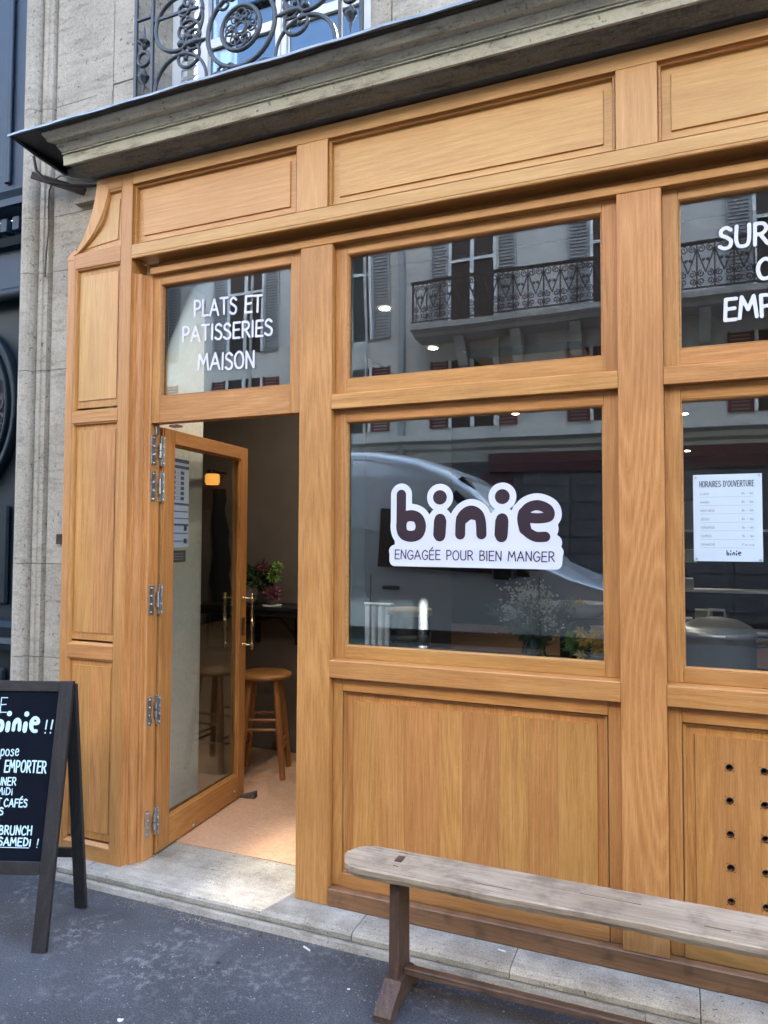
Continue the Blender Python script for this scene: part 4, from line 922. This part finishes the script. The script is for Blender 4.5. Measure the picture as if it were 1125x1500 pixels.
# amber wall lamp, coat, framed picture
lp = thing('amber_wall_lamp', 'amber glass lamp glowing on the wall behind the door glass', 'lamp', (-3.115, 1.70, 1.95))
B().lathe([(.045, 0), (.052, .02), (.052, .06), (.046, .075), (0, .075)], (-3.115, 1.62, 1.955), 20).done('lamp_shade', AMBER, lp)
B().lathe([(0, .075), (.035, .076), (.03, .105), (0, .11)], (-3.125, 1.62, 1.956), 16).done('cap', BLACKM, lp); B().tube([(-3.12, 1.62, 2.05), (-3.12, 1.79, 2.05)], .008, 8).done('arm', BLACKM, lp)
ct = B(); rows = []
for i in range(14):
    t = i/13; z = 1.93-1.02*t; wl = -3.185+.01*math.sin(i*1.3); wr = -3.075+.10*t+.012*math.sin(i*2.1)
    rows.append([(wl+(wr-wl)*q/6, 1.72-.045*math.sin(math.pi*q/6)-.01*math.sin(q*2+i), z) for q in range(7)])
ct.add([p for r_ in rows for p in r_], [(i*7+q, i*7+q+1, (i+1)*7+q+1, (i+1)*7+q) for i in range(13) for q in range(6)], True)
ct.done('black_coat', CLOTH, None, label='long black coat hanging on the wall under the amber lamp', category='coat')
pf = thing('framed_picture', 'dark framed picture leaning low on the wall behind the door glass', 'picture', (-3.1, 1.76, .75))
box('frame', BLACKM, pf, -3.26, -3.02, 1.77, 1.795, .74, 1.08, .004); box('print', INTW, pf, -3.235, -3.045, 1.765, 1.7695, .775, 1.055, .0005)

# things on the counter behind the windows
rd = thing('radiator', 'white ribbed radiator behind the lower left of the main window', 'radiator', (-1.37, .5, 1.0))
for k in range(6): box('rib', WHITE, rd, -1.47+.034*k, -1.442+.034*k, .48, .52, 1.051, 1.245, .006)
box('top_grille', WHITE, rd, -1.475, -1.268, .475, .525, 1.2455, 1.255, .003)
jr = thing('glass_jar', 'wide glass jar with flat wooden lid standing on the window counter', 'jar', (-1.115, .33, 1.05))
B().lathe([(0, .002), (.085, .002), (.092, .012), (.092, .165), (.088, .172)], (-1.115, .33, 1.051), 28).done('jar_body', glass('jar_glass', (.8, .84, .82), .03, 1.2), jr)
B().lathe([(0, .20), (.096, .20), (.1, .195), (.1, .175), (.096, .172), (0, .172)], (-1.115, .33, 1.052), 28).done('lid', plain('cork', (.42, .33, .22), .8, 0, .2, 40), jr)
B().lathe([(0, .075), (.083, .07), (.083, .006), (0, .006)], (-1.115, .33, 1.052), 24).done('contents', plain('sugar', (.45, .44, .40), .9, 0, .3, 60), jr)
cl_ = B()
for k in range(5): cl_.tube([(-1.19+.05*k, .22, 1.058), (-1.16+.05*k, .20, 1.075), (-1.13+.05*k, .23, 1.060)], .012, 6)
cl_.done('folded_dark_cloth', CLOTH, None, label='crumpled dark cloth on the counter in front of the glass jar', category='cloth')
vs_ = thing('gypsophila_vase', 'bunch of white gypsophila in a vase inside the main window', 'flowers', (-.545, .22, 1.05))
B().lathe([(0, 0), (.04, 0), (.05, .03), (.045, .08), (.03, .11), (.034, .12)], (-.545, .22, 1.051), 20).done('vase', glass('vase_glass', (.7, .8, .72), .05, 1.4), vs_)
sb, lb, fb = B(), B(), B()
for k in range(64):
    a = random.uniform(0, 2*math.pi); sp = random.uniform(.02, .21); d = Vector((math.cos(a)*sp, math.sin(a)*sp*.45, random.uniform(.15, .29)-sp*.25))
    c = Vector((-.545, .22, 1.10)); m = c+d*.5+Vector((0, 0, .03)); e = c+d
    sb.tube([c, m, e], [.0026, .002, .0012], 3, False)
    for q in range(14): lb.blade(c.lerp(e, random.uniform(.25, 1)), (random.gauss(d.x*2, .5), random.gauss(0, .4), random.gauss(.5, .4)), random.uniform(.02, .05), .007, (random.gauss(0, 1), random.gauss(0, 1), 0))
    if d.x > -.12 and d.x < .10:
        for q in range(13): 
            p = e+Vector((random.gauss(0, .022), random.gauss(0, .02), random.gauss(0, .022))); fb.lathe([(0, -.005), (.0055, 0), (0, .005)], p, 5)
sb.done('stems', STEMG, vs_, fix=False); lb.done('foliage', FOLG, vs_, fix=False); fb.done('blossoms', PETALW, vs_, fix=False)
yf_ = thing('yellow_lilies', 'yellow flowers leaning right of the gypsophila behind the glass', 'flowers', (-.36, .26, 1.05))
yb = B(); gb = B()
for k in range(9):
    c = Vector((-.33+random.uniform(-.05, .04), .24+random.uniform(-.03, .03), 1.14+random.uniform(-.03, .07)))
    for q in range(6):
        a = q*math.pi/3; yb.blade(c, (math.cos(a), -.5, math.sin(a)), .032, .014, (0, 1, 0))
    gb.tube([(-.42, .30, 1.08), tuple((Vector((-.42, .30, 1.08))+c)/2+Vector((0, 0, .02))), tuple(c)], .0025, 4)
for k in range(40): gb.blade((-.43+random.uniform(-.03, .05), .27, 1.08+random.uniform(0, .10)), (random.uniform(.2, 1), -.2, random.uniform(-.1, .7)), .07, .012, (0, 1, 0))
yb.done('petals', PETALY, yf_, fix=False); gb.done('stems', LEAFL, yf_, fix=False)
cups = thing('paper_cup_stack', 'stack of white paper cups at the right edge of the main window', 'cups', (-.297, .31, 1.05))
for k in range(13): B().lathe([(.030, 0), (.036, .009), (.037, .011), (.033, .011)], (-.300, .30, 1.051+.0128*k), 18).done('cup', WHITE, cups)
sal = thing('salad_bowl', 'clear tray of salad with a yellow garnish above the paper cups', 'food', (-.35, .45, 1.20))
box('stand', BLACKM, sal, -.47, -.30, .40, .60, 1.0505, 1.235, .004)
B().lathe([(0, .0), (.08, .0), (.115, .05), (.125, .052), (.085, -.004), (0, -.004)], (-.40, .47, 1.242), 24).done('bowl', plain('pale_tray', (.50, .58, .64), .25), sal)
bouquet(sal, (-.41, .47, 1.262), 120, .055, LEAFD, 'salad_leaves', .03, .02, .1, .35); bouquet(sal, (-.405, .45, 1.283), 60, .024, PETALY, 'garnish', .02, .014, .2, .5)
box('wrapped_box', None or CERAM, None, -.50, -.42, .20, .30, 1.0505, 1.085, .003, label='small brown cardboard box low between the flowers and cups', category='box')
nb_ = STEEL.node_tree; tg_ = nb_.nodes.new('ShaderNodeTangent'); tg_.direction_type = 'RADIAL'; tg_.axis = 'Z'
pb_ = nb_.nodes['Principled BSDF']; pb_.inputs['Metallic'].default_value = .55; pb_.inputs['Anisotropic'].default_value = .85; pb_.inputs['Anisotropic Rotation'].default_value = .0; nb_.links.new(tg_.outputs[0], pb_.inputs['Tangent'])
pot = thing('steel_pot', 'large polished steel stockpot with domed lid behind the right window', 'pot', (.125, .40, 1.05))
pc = (.130, .395, 1.0505)
STEELB = plain('brushed_steel', (.86, .88, .88), .42, .35, .1, 9)
B().lathe([(0, 0), (.128, 0), (.134, .008), (.134, .135), (.139, .140), (.139, .148)], pc, 48).done('pot_body', STEELB, pot)
B().lathe([(.141, .148), (.140, .156), (.120, .180), (.075, .203), (.03, .211), (0, .212)], pc, 48).done('lid', STEEL, pot)
B().tube([(pc[0]-.03, pc[1], 1.262), (pc[0]-.026, pc[1], 1.29), (pc[0]+.026, pc[1], 1.29), (pc[0]+.03, pc[1], 1.262)], .006, 8).done('lid_knob', STEEL, pot)
B().box(pc[0]+.02, pc[0]+.05, pc[1]-.153, pc[1]-.135, 1.193, 1.207, .003).done('clasp', STEEL, pot)
for sx in (-1, 1): B().tube([(pc[0]+sx*.132, pc[1]-.04, 1.16), (pc[0]+sx*.165, pc[1]-.03, 1.165), (pc[0]+sx*.165, pc[1]+.03, 1.165), (pc[0]+sx*.132, pc[1]+.04, 1.16)], .006, 8).done('side_handle', STEEL, pot)
sh = thing('kitchen_shelf', 'dark wire shelf of boxes and trays behind the steel stockpot', 'shelf', (.1, .9, 1.0))
for z in (1.15, 1.33, 1.60): box('shelf_board', STEEL, sh, -.04, .60, .80, 1.0, z, z+.008, .001)
for x, w_, z, h in ((0.0, .05, 1.159, .05), (.06, .07, 1.159, .09), (0.0, .055, 1.339, .05), (.02, .06, 1.609, .13), (.02, .05, 1.46, .06)): box('carton', CERAM, sh, x, x+w_, .82, .92, z, z+h, .002)
box('upright', BLACKM, sh, -.05, -.04, .80, .82, 1.05, 1.9, .001)

# ================================================================== BENCH
be = thing('wooden_bench', 'long weathered wooden bench with round end and dark trestle legs before the shopfront', 'bench', (0, -.36, 0))
bx0, bx1, by0, by1 = -1.095, 1.12, -.455, -.268
b_ = B(); n = 90; top = []; 
def edge_z(i): return .0025*math.sin(i*.9)+.002*math.sin(i*.37+1)
ring = []
for i in range(n+1):
    x = bx0+(bx1-bx0)*i/n; d = min(x-bx0, .094); q = math.sqrt(max(0, 1-(1-d/.094)**2)) if d < .094 else 1
    q = max(q, .12); c = (by0+by1)/2; hw = (by1-by0)/2*q; w1 = .0008*math.sin(i*.8)+.0025*math.sin(i*.21)
    th = .036+.002*math.sin(i*.31)+.0008*math.sin(i*1.9)
    ring.append([(x, c-hw+w1+.004, .460), (x, c-hw+w1, .455), (x, c-hw+w1+.001, .440), (x, c-hw+w1+.010+.001*math.sin(i*1.3), .460-th), (x, c+hw-.01, .460-th), (x, c+hw-w1*.5, .455), (x, c+hw-.005, .4602), (x, c+hw*.3, .4585+.0008*math.sin(i*.4)), (x, c-hw*.4, .4583)])
vs = [p for r_ in ring for p in r_]; m_ = 9
b_.add(vs, [(i*m_+k, i*m_+(k+1) % m_, (i+1)*m_+(k+1) % m_, (i+1)*m_+k) for i in range(n) for k in range(m_)]); b_.add(vs, [tuple(range(m_)), tuple(range(len(vs)-m_, len(vs)))])
b_.done('seat', OLDTOP, be)
for x in (-.9025, .92):
    lg_ = B(); lg_.ext([(-.392, .085), (-.285, .085), (-.290, .422), (-.384, .422)], 0, x-.0175, x+.0175); lg_.done('leg', OLDLEG[2], be)
    B().ext([(-.490, 0), (-.492, .022), (-.478, .040), (-.405, .078), (-.398, .088), (-.280, .088), (-.272, .078), (-.215, .040), (-.205, .02), (-.205, 0), (-.26, 0), (-.27, .012), (-.42, .012), (-.43, 0)], 0, x-.030, x+.030).done('foot', OLDLEG[1], be)
    B().box(x-.013, x+.013, -.360, -.314, .4588, .4612, .001).done('tenon', OLDLEG[2], be)
for x0_, x1_, y0_, y1_, z0_ in ((-.925, -.893, -.289, -.284, .4582), (-.905, -.888, -.392, -.389, .4575), (-.62, -.50, -.402, -.4005, .4575), (-.30, -.12, -.343, -.3418, .4578), (.05, .12, -.40, -.398, .4575)): B().box(x0_, x1_, y0_, y1_, z0_, z0_+.0020).done('crack', OLDLEG[2], be)
B().box(-.884, .901, -.352, -.320, .083, .108, .004).done('stretcher', OLDLEG[0], be)

# ================================================================== A-BOARD
f0 = Vector((-2.22, -.62, 0)); tt = Vector((-2.285, -.45, .975)); wv_ = Vector((-.94, -.338, 0)).normalized(); uu = (tt-f0).normalized(); nn = uu.cross(wv_).normalized()
if nn.y > 0: nn = -nn
ab = thing('chalkboard_sign', 'black A-frame chalkboard with pale handwriting standing on the pavement', 'signboard', (-2.5, -.6, 0))
def am(o, w__, u__): return Matrix(((w__.x, nn.x, u__.x, o.x), (w__.y, nn.y, u__.y, o.y), (w__.z, nn.z, u__.z, o.z), (0, 0, 0, 1)))
AM = am(f0, -wv_, uu)    # local x to the right edge, y out of the front face, z up the board
def ax(name, m, x0, x1, y0, y1, z0, z1, bev=.002): B().box(x0, x1, y0, y1, z0, z1, bev, AM).done(name, m, ab)
AW = .62
ax('front_stile', BLACKW[2], -.052, .004, -.022, 0, 0, .995); ax('front_stile', BLACKW[2], -AW, -AW+.052, -.022, 0, 0, .995)
ax('front_rail', BLACKW[0], -AW+.0525, -.0525, -.021, -.001, .952, .994); ax('front_rail', BLACKW[0], -AW+.0525, -.0525, -.021, -.001, .268, .316)
ax('board', SLATE, -AW+.052, -.052, -.014, -.008, .315, .953, 0)
bf = Vector((-2.335, -.30, 0)); u3 = (tt+Vector((0, .02, -.012))-bf).normalized(); AM2 = Matrix(((-wv_.x, -nn.x, u3.x, bf.x), (-wv_.y, -nn.y, u3.y, bf.y), (-wv_.z, -nn.z, u3.z, bf.z), (0, 0, 0, 1)))
for x0, x1, nm_ in ((-.045, .004, 'back_leg'), (-AW, -AW+.045, 'back_leg')): B().box(x0, x1, -.011, .011, 0, .975, .002, AM2).done(nm_, BLACKW[2], ab)
B().box(-AW+.0455, -.0455, -.010, .010, .225, .268, .002, AM2).done('back_rail', BLACKW[0], ab); B().box(-AW+.0455, -.0455, -.010, .010, .92, .97, .002, AM2).done('back_rail', BLACKW[0], ab)
B().tube([AM @ Vector((-.02, -.02, .60)), AM2 @ Vector((-.02, 0, .60))], .003, 5).done('stay', BLACKM, ab) if False else None
def af(y=-.0072): return lambda x, z: tuple(AM @ Vector((x, y, z)))
def bt(s_, xr_, z, h, w_, r_=.0028): text(s_, xr_-w_, z, h, w_, r_, af(), CHALK, ab, 0, .03, None, .18)
bt('E', -.262, .868, .057, .028, .0018)
sxl = lambda p: (-.123+(p[0]+.445)*.284, .792+(p[1]-1.555)*.42)
for k in L_: flat_shape('letter', [[sxl(p) for p in s_] for s_, r_ in L_[k]], [r_*.36 for s_, r_ in L_[k]], .0013, af(), CHALK, ab)
bt('!!', -.066, .790, .050, .030, .0030)
bt('pose', -.191, .703, .042, .074, .0022); bt('EMPORTER', -.073, .641, .043, .168, .0030)
bt('UNER', -.189, .592, .028, .075, .0024); bt('MiDi', -.198, .556, .026, .062, .0022); bt('CAFÉS', -.134, .512, .028, .092, .0026); bt('T', -.238, .514, .028, .016, .0026)
bt('S', -.226, .483, .026, .016, .0026); bt('BRUNCH', -.103, .411, .031, .130, .0028); bt('SAMEDi', -.103, .371, .028, .128, .0028); bt('!', -.072, .366, .03, .006, .0022)
B().box(-.235, -.106, -.0074, -.0068, .363, .3655, 0, AM).done('underline', CHALK, ab)

# litter and stains on the pavement
def scrap(name, x, y, s_, mat, label, cat, z=.001, n=9, h=.006):
    v = []
    for k in range(n):
        a = 2*math.pi*k/n; q = s_*random.uniform(.55, 1.1); v.append((x+q*math.cos(a), y+q*.8*math.sin(a), z+random.uniform(0, h)))
    v.append((x, y, z+h)); B().add(v, [(k, (k+1) % n, n) for k in range(n)]).done(name, mat, None, fix=False, label=label, category=cat)
scrap('paper_scrap', -1.075, -.375, .010, LITTER, 'torn white paper scrap on the asphalt left of the bench foot', 'litter')
scrap('white_splash', -1.69, -.80, .013, LITTER, 'pale flattened splash on the asphalt in front of the doorway', 'stain', .0005, 10, .001)
scrap('gum_spot', -1.585, -.415, .013, TAR, 'round black gum spot on the asphalt near the doorstep', 'stain', .0005, 14, .001)
scrap('gum_spot', -1.37, -.72, .014, TAR, 'dark gum spot near the bottom centre of the pavement', 'stain', .0005, 12, .001)
scrap('gum_spot', -1.30, -.70, .010, plain('pale_gum', (.2, .2, .17), .8), 'pale round gum spot next to the dark one at bottom centre', 'stain', .0005, 12, .001)
scrap('dry_leaf', -1.545, -.20, .010, LEAFB, 'small dry leaf against the stone step', 'leaf'); scrap('dry_leaf', -1.98, -.235, .009, LEAFB, 'small brown leaf on the asphalt below the doorstep', 'leaf')
B().tube([(-1.345, -.205, .004), (-1.31, -.22, .004)], .0036, 6).done('cigarette_end', LITTER, None, label='white cigarette end lying along the foot of the step', category='litter')
B().tube([(-.63, -.045, .0655), (-.60, -.05, .0655)], .0034, 6).done('cigarette_butt', LITTER, None, label='white cigarette butt on the stone step behind the bench', category='litter')
gr = B()
for k in range(3200):
    x = random.uniform(-2.6, 1.2); y = -.168-abs(random.gauss(0, .032)); s_ = random.uniform(.001, .0035)
    gr.add([(x-s_, y, 0), (x, y-s_, 0), (x+s_, y, 0), (x, y+s_, 0), (x, y, s_*1.2)], [(0, 1, 4), (1, 2, 4), (2, 3, 4), (3, 0, 4)])
gr.done('grit_along_step', stone('grit', (.05, .045, .04), (.12, .1, .08), (.3, .27, .22), 0), None, fix=False, kind='stuff', label='grit and dust gathered along the foot of the stone step', category='grit')

g2 = B()
for k in range(1100):
    x = random.uniform(-2.7, .6); y = -random.uniform(.2, 1.25); s_ = random.choice((.0012, .0015, .002, .0028, .004))*random.uniform(.7, 1.2)
    g2.add([(x-s_, y, 0), (x, y-s_, 0), (x+s_, y, 0), (x, y+s_, 0), (x, y, s_*.5)], [(0, 1, 4), (1, 2, 4), (2, 3, 4), (3, 0, 4)])
g2.done('pale_grit', plain('pale_grit', (.22, .22, .23), .9), None, fix=False, kind='stuff', label='pale specks of grit scattered over the asphalt', category='grit')
# ================================================================== ACROSS THE STREET (seen in the glass)
op = thing('opposite_building', 'pale stone apartment building with iron balcony across the street, mirrored in the windows', 'building', (-2, -11.9, 0))
YO = -11.7; TOP = 12.7
B().box(-36, 32, YO-.3, YO, 3.2, TOP).done('facade', OPPW, op)
B().box(-26, 22, YO-.35, YO+.05, 0, 3.2).done('ground_floor', OPPD, op)
B().ext([(YO, 3.45), (YO+.10, 3.50), (YO+.12, 3.6), (YO+.28, 3.66), (YO+.28, 3.78), (YO, 3.82)], 0, -26, 22).done('string_course', OPPW, op)
wi = 0
for cxo in [-15.4, -12.5, -9.6, -6.8, -3.98, -1.08, 1.82, 4.7, 7.5, 10.4]:
    for z0, z1, m in ((3.95, 5.4, SHUTR), (6.05, 8.3, SHUT), (9.2, 11.3, SHUT)):
        w_ = B().box(cxo-.52, cxo+.52, YO-.01, YO+.012, z0, z1).done('window', DARK, op)
        B().box(cxo-.04, cxo+.04, YO+.013, YO+.05, z0, z1).box(cxo-.52, cxo-.46, YO+.013, YO+.05, z0, z1).box(cxo+.46, cxo+.52, YO+.013, YO+.05, z0, z1).box(cxo-.459, cxo+.459, YO+.014, YO+.045, (z0+z1)/2+.3, (z0+z1)/2+.36).done('window_frame', WHITE, w_)
        for sx in (-1, 1):
            s_ = B(); xa = cxo+sx*.53; xb = cxo+sx*.95; x0, x1 = min(xa, xb), max(xa, xb)
            s_.box(x0, x0+.05, YO+.001, YO+.05, z0, z1).box(x1-.05, x1, YO+.001, YO+.05, z0, z1)
            z = z0
            while z < z1: s_.box(x0+.05, x1-.05, YO+.004, YO+.035, z, z+.035); z += .07
            s_.done('shutter', m, w_)
for xx in range(-22, 20, 3):
    B().box(xx+.55, xx+.60, YO+.0, YO+.06, 3.85, TOP).done('pilaster_strip', OPPW, op)
B().box(-5.62, -5.50, YO, YO+.14, 0, TOP).done('downpipe', SHUT, op)
# balcony
B().ext([(YO, 5.80), (YO+.55, 5.82), (YO+.62, 5.88), (YO+.78, 5.92), (YO+.80, 6.02), (YO, 6.03)], 0, -5.12, 8).done('balcony_slab', OPPW, op)
for k in range(10): B().ext([(YO, 5.2), (YO+.12, 5.25), (YO+.3, 5.6), (YO+.5, 5.8), (YO, 5.8)], 0, -4.25+1.16*k, -4.05+1.16*k).done('balcony_corbel', OPPW, op)
rl = B(); YB = YO+.78
rl.box(-5.1, 8, YB-.02, YB+.02, 6.85, 6.91).box(-5.1, 8, YB-.01, YB+.01, 6.06, 6.09)
def spir(cx_, cz_, r_, d, turns=1.6, a0=0, n=16): return [(cx_+r_*(1-.8*t/n)*math.cos(a0+d*turns*2*math.pi*t/n), YB, cz_+r_*(1-.8*t/n)*math.sin(a0+d*turns*2*math.pi*t/n)) for t in range(n+1)]
k = 0
while -5.05+.30*k < 4.5:
    x = -5.05+.30*k; rl.box(x-.013, x+.013, YB-.01, YB+.01, 6.09, 6.86)
    for sx in (1, -1):
        c = x+.15
        rl.tube(spir(c+sx*.075, 6.77, .07, sx, 1.4, math.pi/2), .0115, 5, False)
        rl.tube(spir(c+sx*.075, 6.32, .065, -sx, 1.4, math.pi/2), .0115, 5, False); rl.tube(spir(c+sx*.075, 6.18, .065, sx, 1.4, -math.pi/2), .0115, 5, False)
        rl.tube([(c+sx*.14, YB, 6.76), (c+sx*.10, YB, 6.62), (c+sx*.02, YB, 6.40), (c, YB, 6.34)], .013, 5, False)
        rl.tube(spir(c+sx*.03, 6.57, .03, sx, 1.2, -math.pi/2, 10), .0115, 5, False)
    k += 1
rl.done('balcony_railing', BLACKM, op)
for y_ in (-11.5, -11.2, -10.95): B().tube([(-5.08, y_, 6.05), (-5.08, y_, 6.87)], .008, 5).done('end_bar', IRON, op)
# shop fronts below
for x0, x1, m in ((-3.75, -3.1, REDP), (-9, -5.8, OPPD), (-3.1, 6, OPPD)):
    B().box(x0, x1, YO+.06, YO+.14, .1, 2.95).done('shop_panel', m, op)
for k in range(9):
    for j in range(8): B().box(-2.9+.95*k, -2.0+.95*k, YO+.141, YO+.17, .3+.34*j, .62+.34*j).done('rusticated_block', OPPD, op)
B().box(-3.6, 6, YO+.10, YO+.2, 2.96, 3.35).done('shop_sign_board', REDP, op)

# parked van
vn = thing('parked_van', 'silver panel van parked at the kerb, mirrored in the main window', 'van', (-3.0, -4.95, -.12))
yv0, yv1 = -5.85, -3.95
prof = [(-.05, .30), (-.02, .60), (-.10, .92), (-.50, 1.10), (-.85, 1.20), (-1.14, 1.32), (-1.50, 1.72), (-1.85, 2.08), (-2.15, 2.28), (-2.5, 2.42), (-3.0, 2.52), (-3.6, 2.56), (-6.6, 2.56), (-6.8, 2.45), (-6.85, .35), (-6.2, .25), (-.4, .22)]
vb = B(); secs = [(0, .93, .0), (.05, .975, .0), (.16, 1.0, .0), (1.0, 1.0, 0)]
rows = []; cz_ = 1.3; cxv = -3.4
ys = [(yv1-.10, .955), (yv1-.03, .985), (yv1, 1.0)]
allr = []
def tumb(z): return .20*(max(0, z-1.15)/1.4)**1.6
def sec(y, s_): return [(cxv+(px-cxv)*(1-(1-s_)*.5), y-(1 if y > -4.9 else -1)*tumb(pz), 1.2+(pz-1.2)*s_ if pz > 1.2 else pz) for px, pz in prof]
order = [(yv1-.0, .90), (yv1-.0, .93), (yv1-.03, .955), (yv1-.10, .975), (yv1-.30, 1.0), (yv0+.30, 1.0), (yv0+.10, .975), (yv0+.03, .955), (yv0, .93)]
allr = [sec(y, s_) for y, s_ in order]; n = len(prof)
vb.add([p for r_ in allr for p in r_], [(i*n+k, i*n+(k+1) % n, (i+1)*n+(k+1) % n, (i+1)*n+k) for i in range(len(allr)-1) for k in range(n)], True)
vb.add(allr[0], [tuple(range(n))]); vb.add(allr[-1], [tuple(range(n))])
vb.done('body', CARP, vn)
B().add([(x_, yv1+.008-tumb(z_), z_) for x_, z_ in ((-2.85, 1.30), (-1.30, 1.22), (-1.68, 1.62), (-2.05, 1.84), (-2.85, 1.90))], [(0, 1, 2, 3, 4)]).done('side_window', CARG, vn)
B().add([(x_, yv1+.006-tumb(z_), z_) for x_, z_ in ((-1.22, 1.28), (-2.05, 2.06), (-2.10, 2.0), (-1.36, 1.28))], [(0, 1, 2, 3)]).done('window_pillar', CARB, vn)
B().box(-6.6, -.3, yv1+.001, yv1+.018, .55, .68, .004).done('rub_strip', CARB, vn)
B().ext([(-1.20, 1.395), (-2.02, 2.205), (-2.06, 2.17), (-1.24, 1.36)], 1, yv0+.2, yv1-.2).done('windscreen', CARG, vn)
B().box(-1.62, -1.42, yv1+.02, yv1+.20, 1.2, 1.5, .02).done('door_mirror', CARB, vn)
for x_ in (-1.22, -2.92, -4.1): B().box(x_-.004, x_+.004, yv1+.0005, yv1+.003, .5, 1.22).done('door_seam', CARB, vn)
B().box(-2.78, -2.60, yv1+.003, yv1+.03, 1.06, 1.10, .005).done('door_handle', CARB, vn)
B().add([(-.52, yv1-.02, 1.00), (-.14, yv1-.06, .86), (-.12, yv1-.06, .74), (-.42, yv1+.006, .82)], [(0, 1, 2, 3)]).done('headlight', WHITE, vn)
B().box(-.30, -.02, yv0+.1, yv1+.006, .34, .58, .03).done('bumper', CARB, vn)
for x in (-1.05, -5.4):
    for y_ in (yv1-.10, yv0+.10):
        w_ = B(); w_.tube([(x, y_-.11, .22), (x, y_+.11, .22)], .34, 24); w_.done('wheel', CARB, vn); w2_ = B(); w2_.tube([(x, y_-.112, .22), (x, y_+.112, .22)], .2, 16); w2_.done('rim', HINGE, vn)
print('objects', len(bpy.data.objects), 'tris', sum(len(m.polygons) for m in bpy.data.meshes))
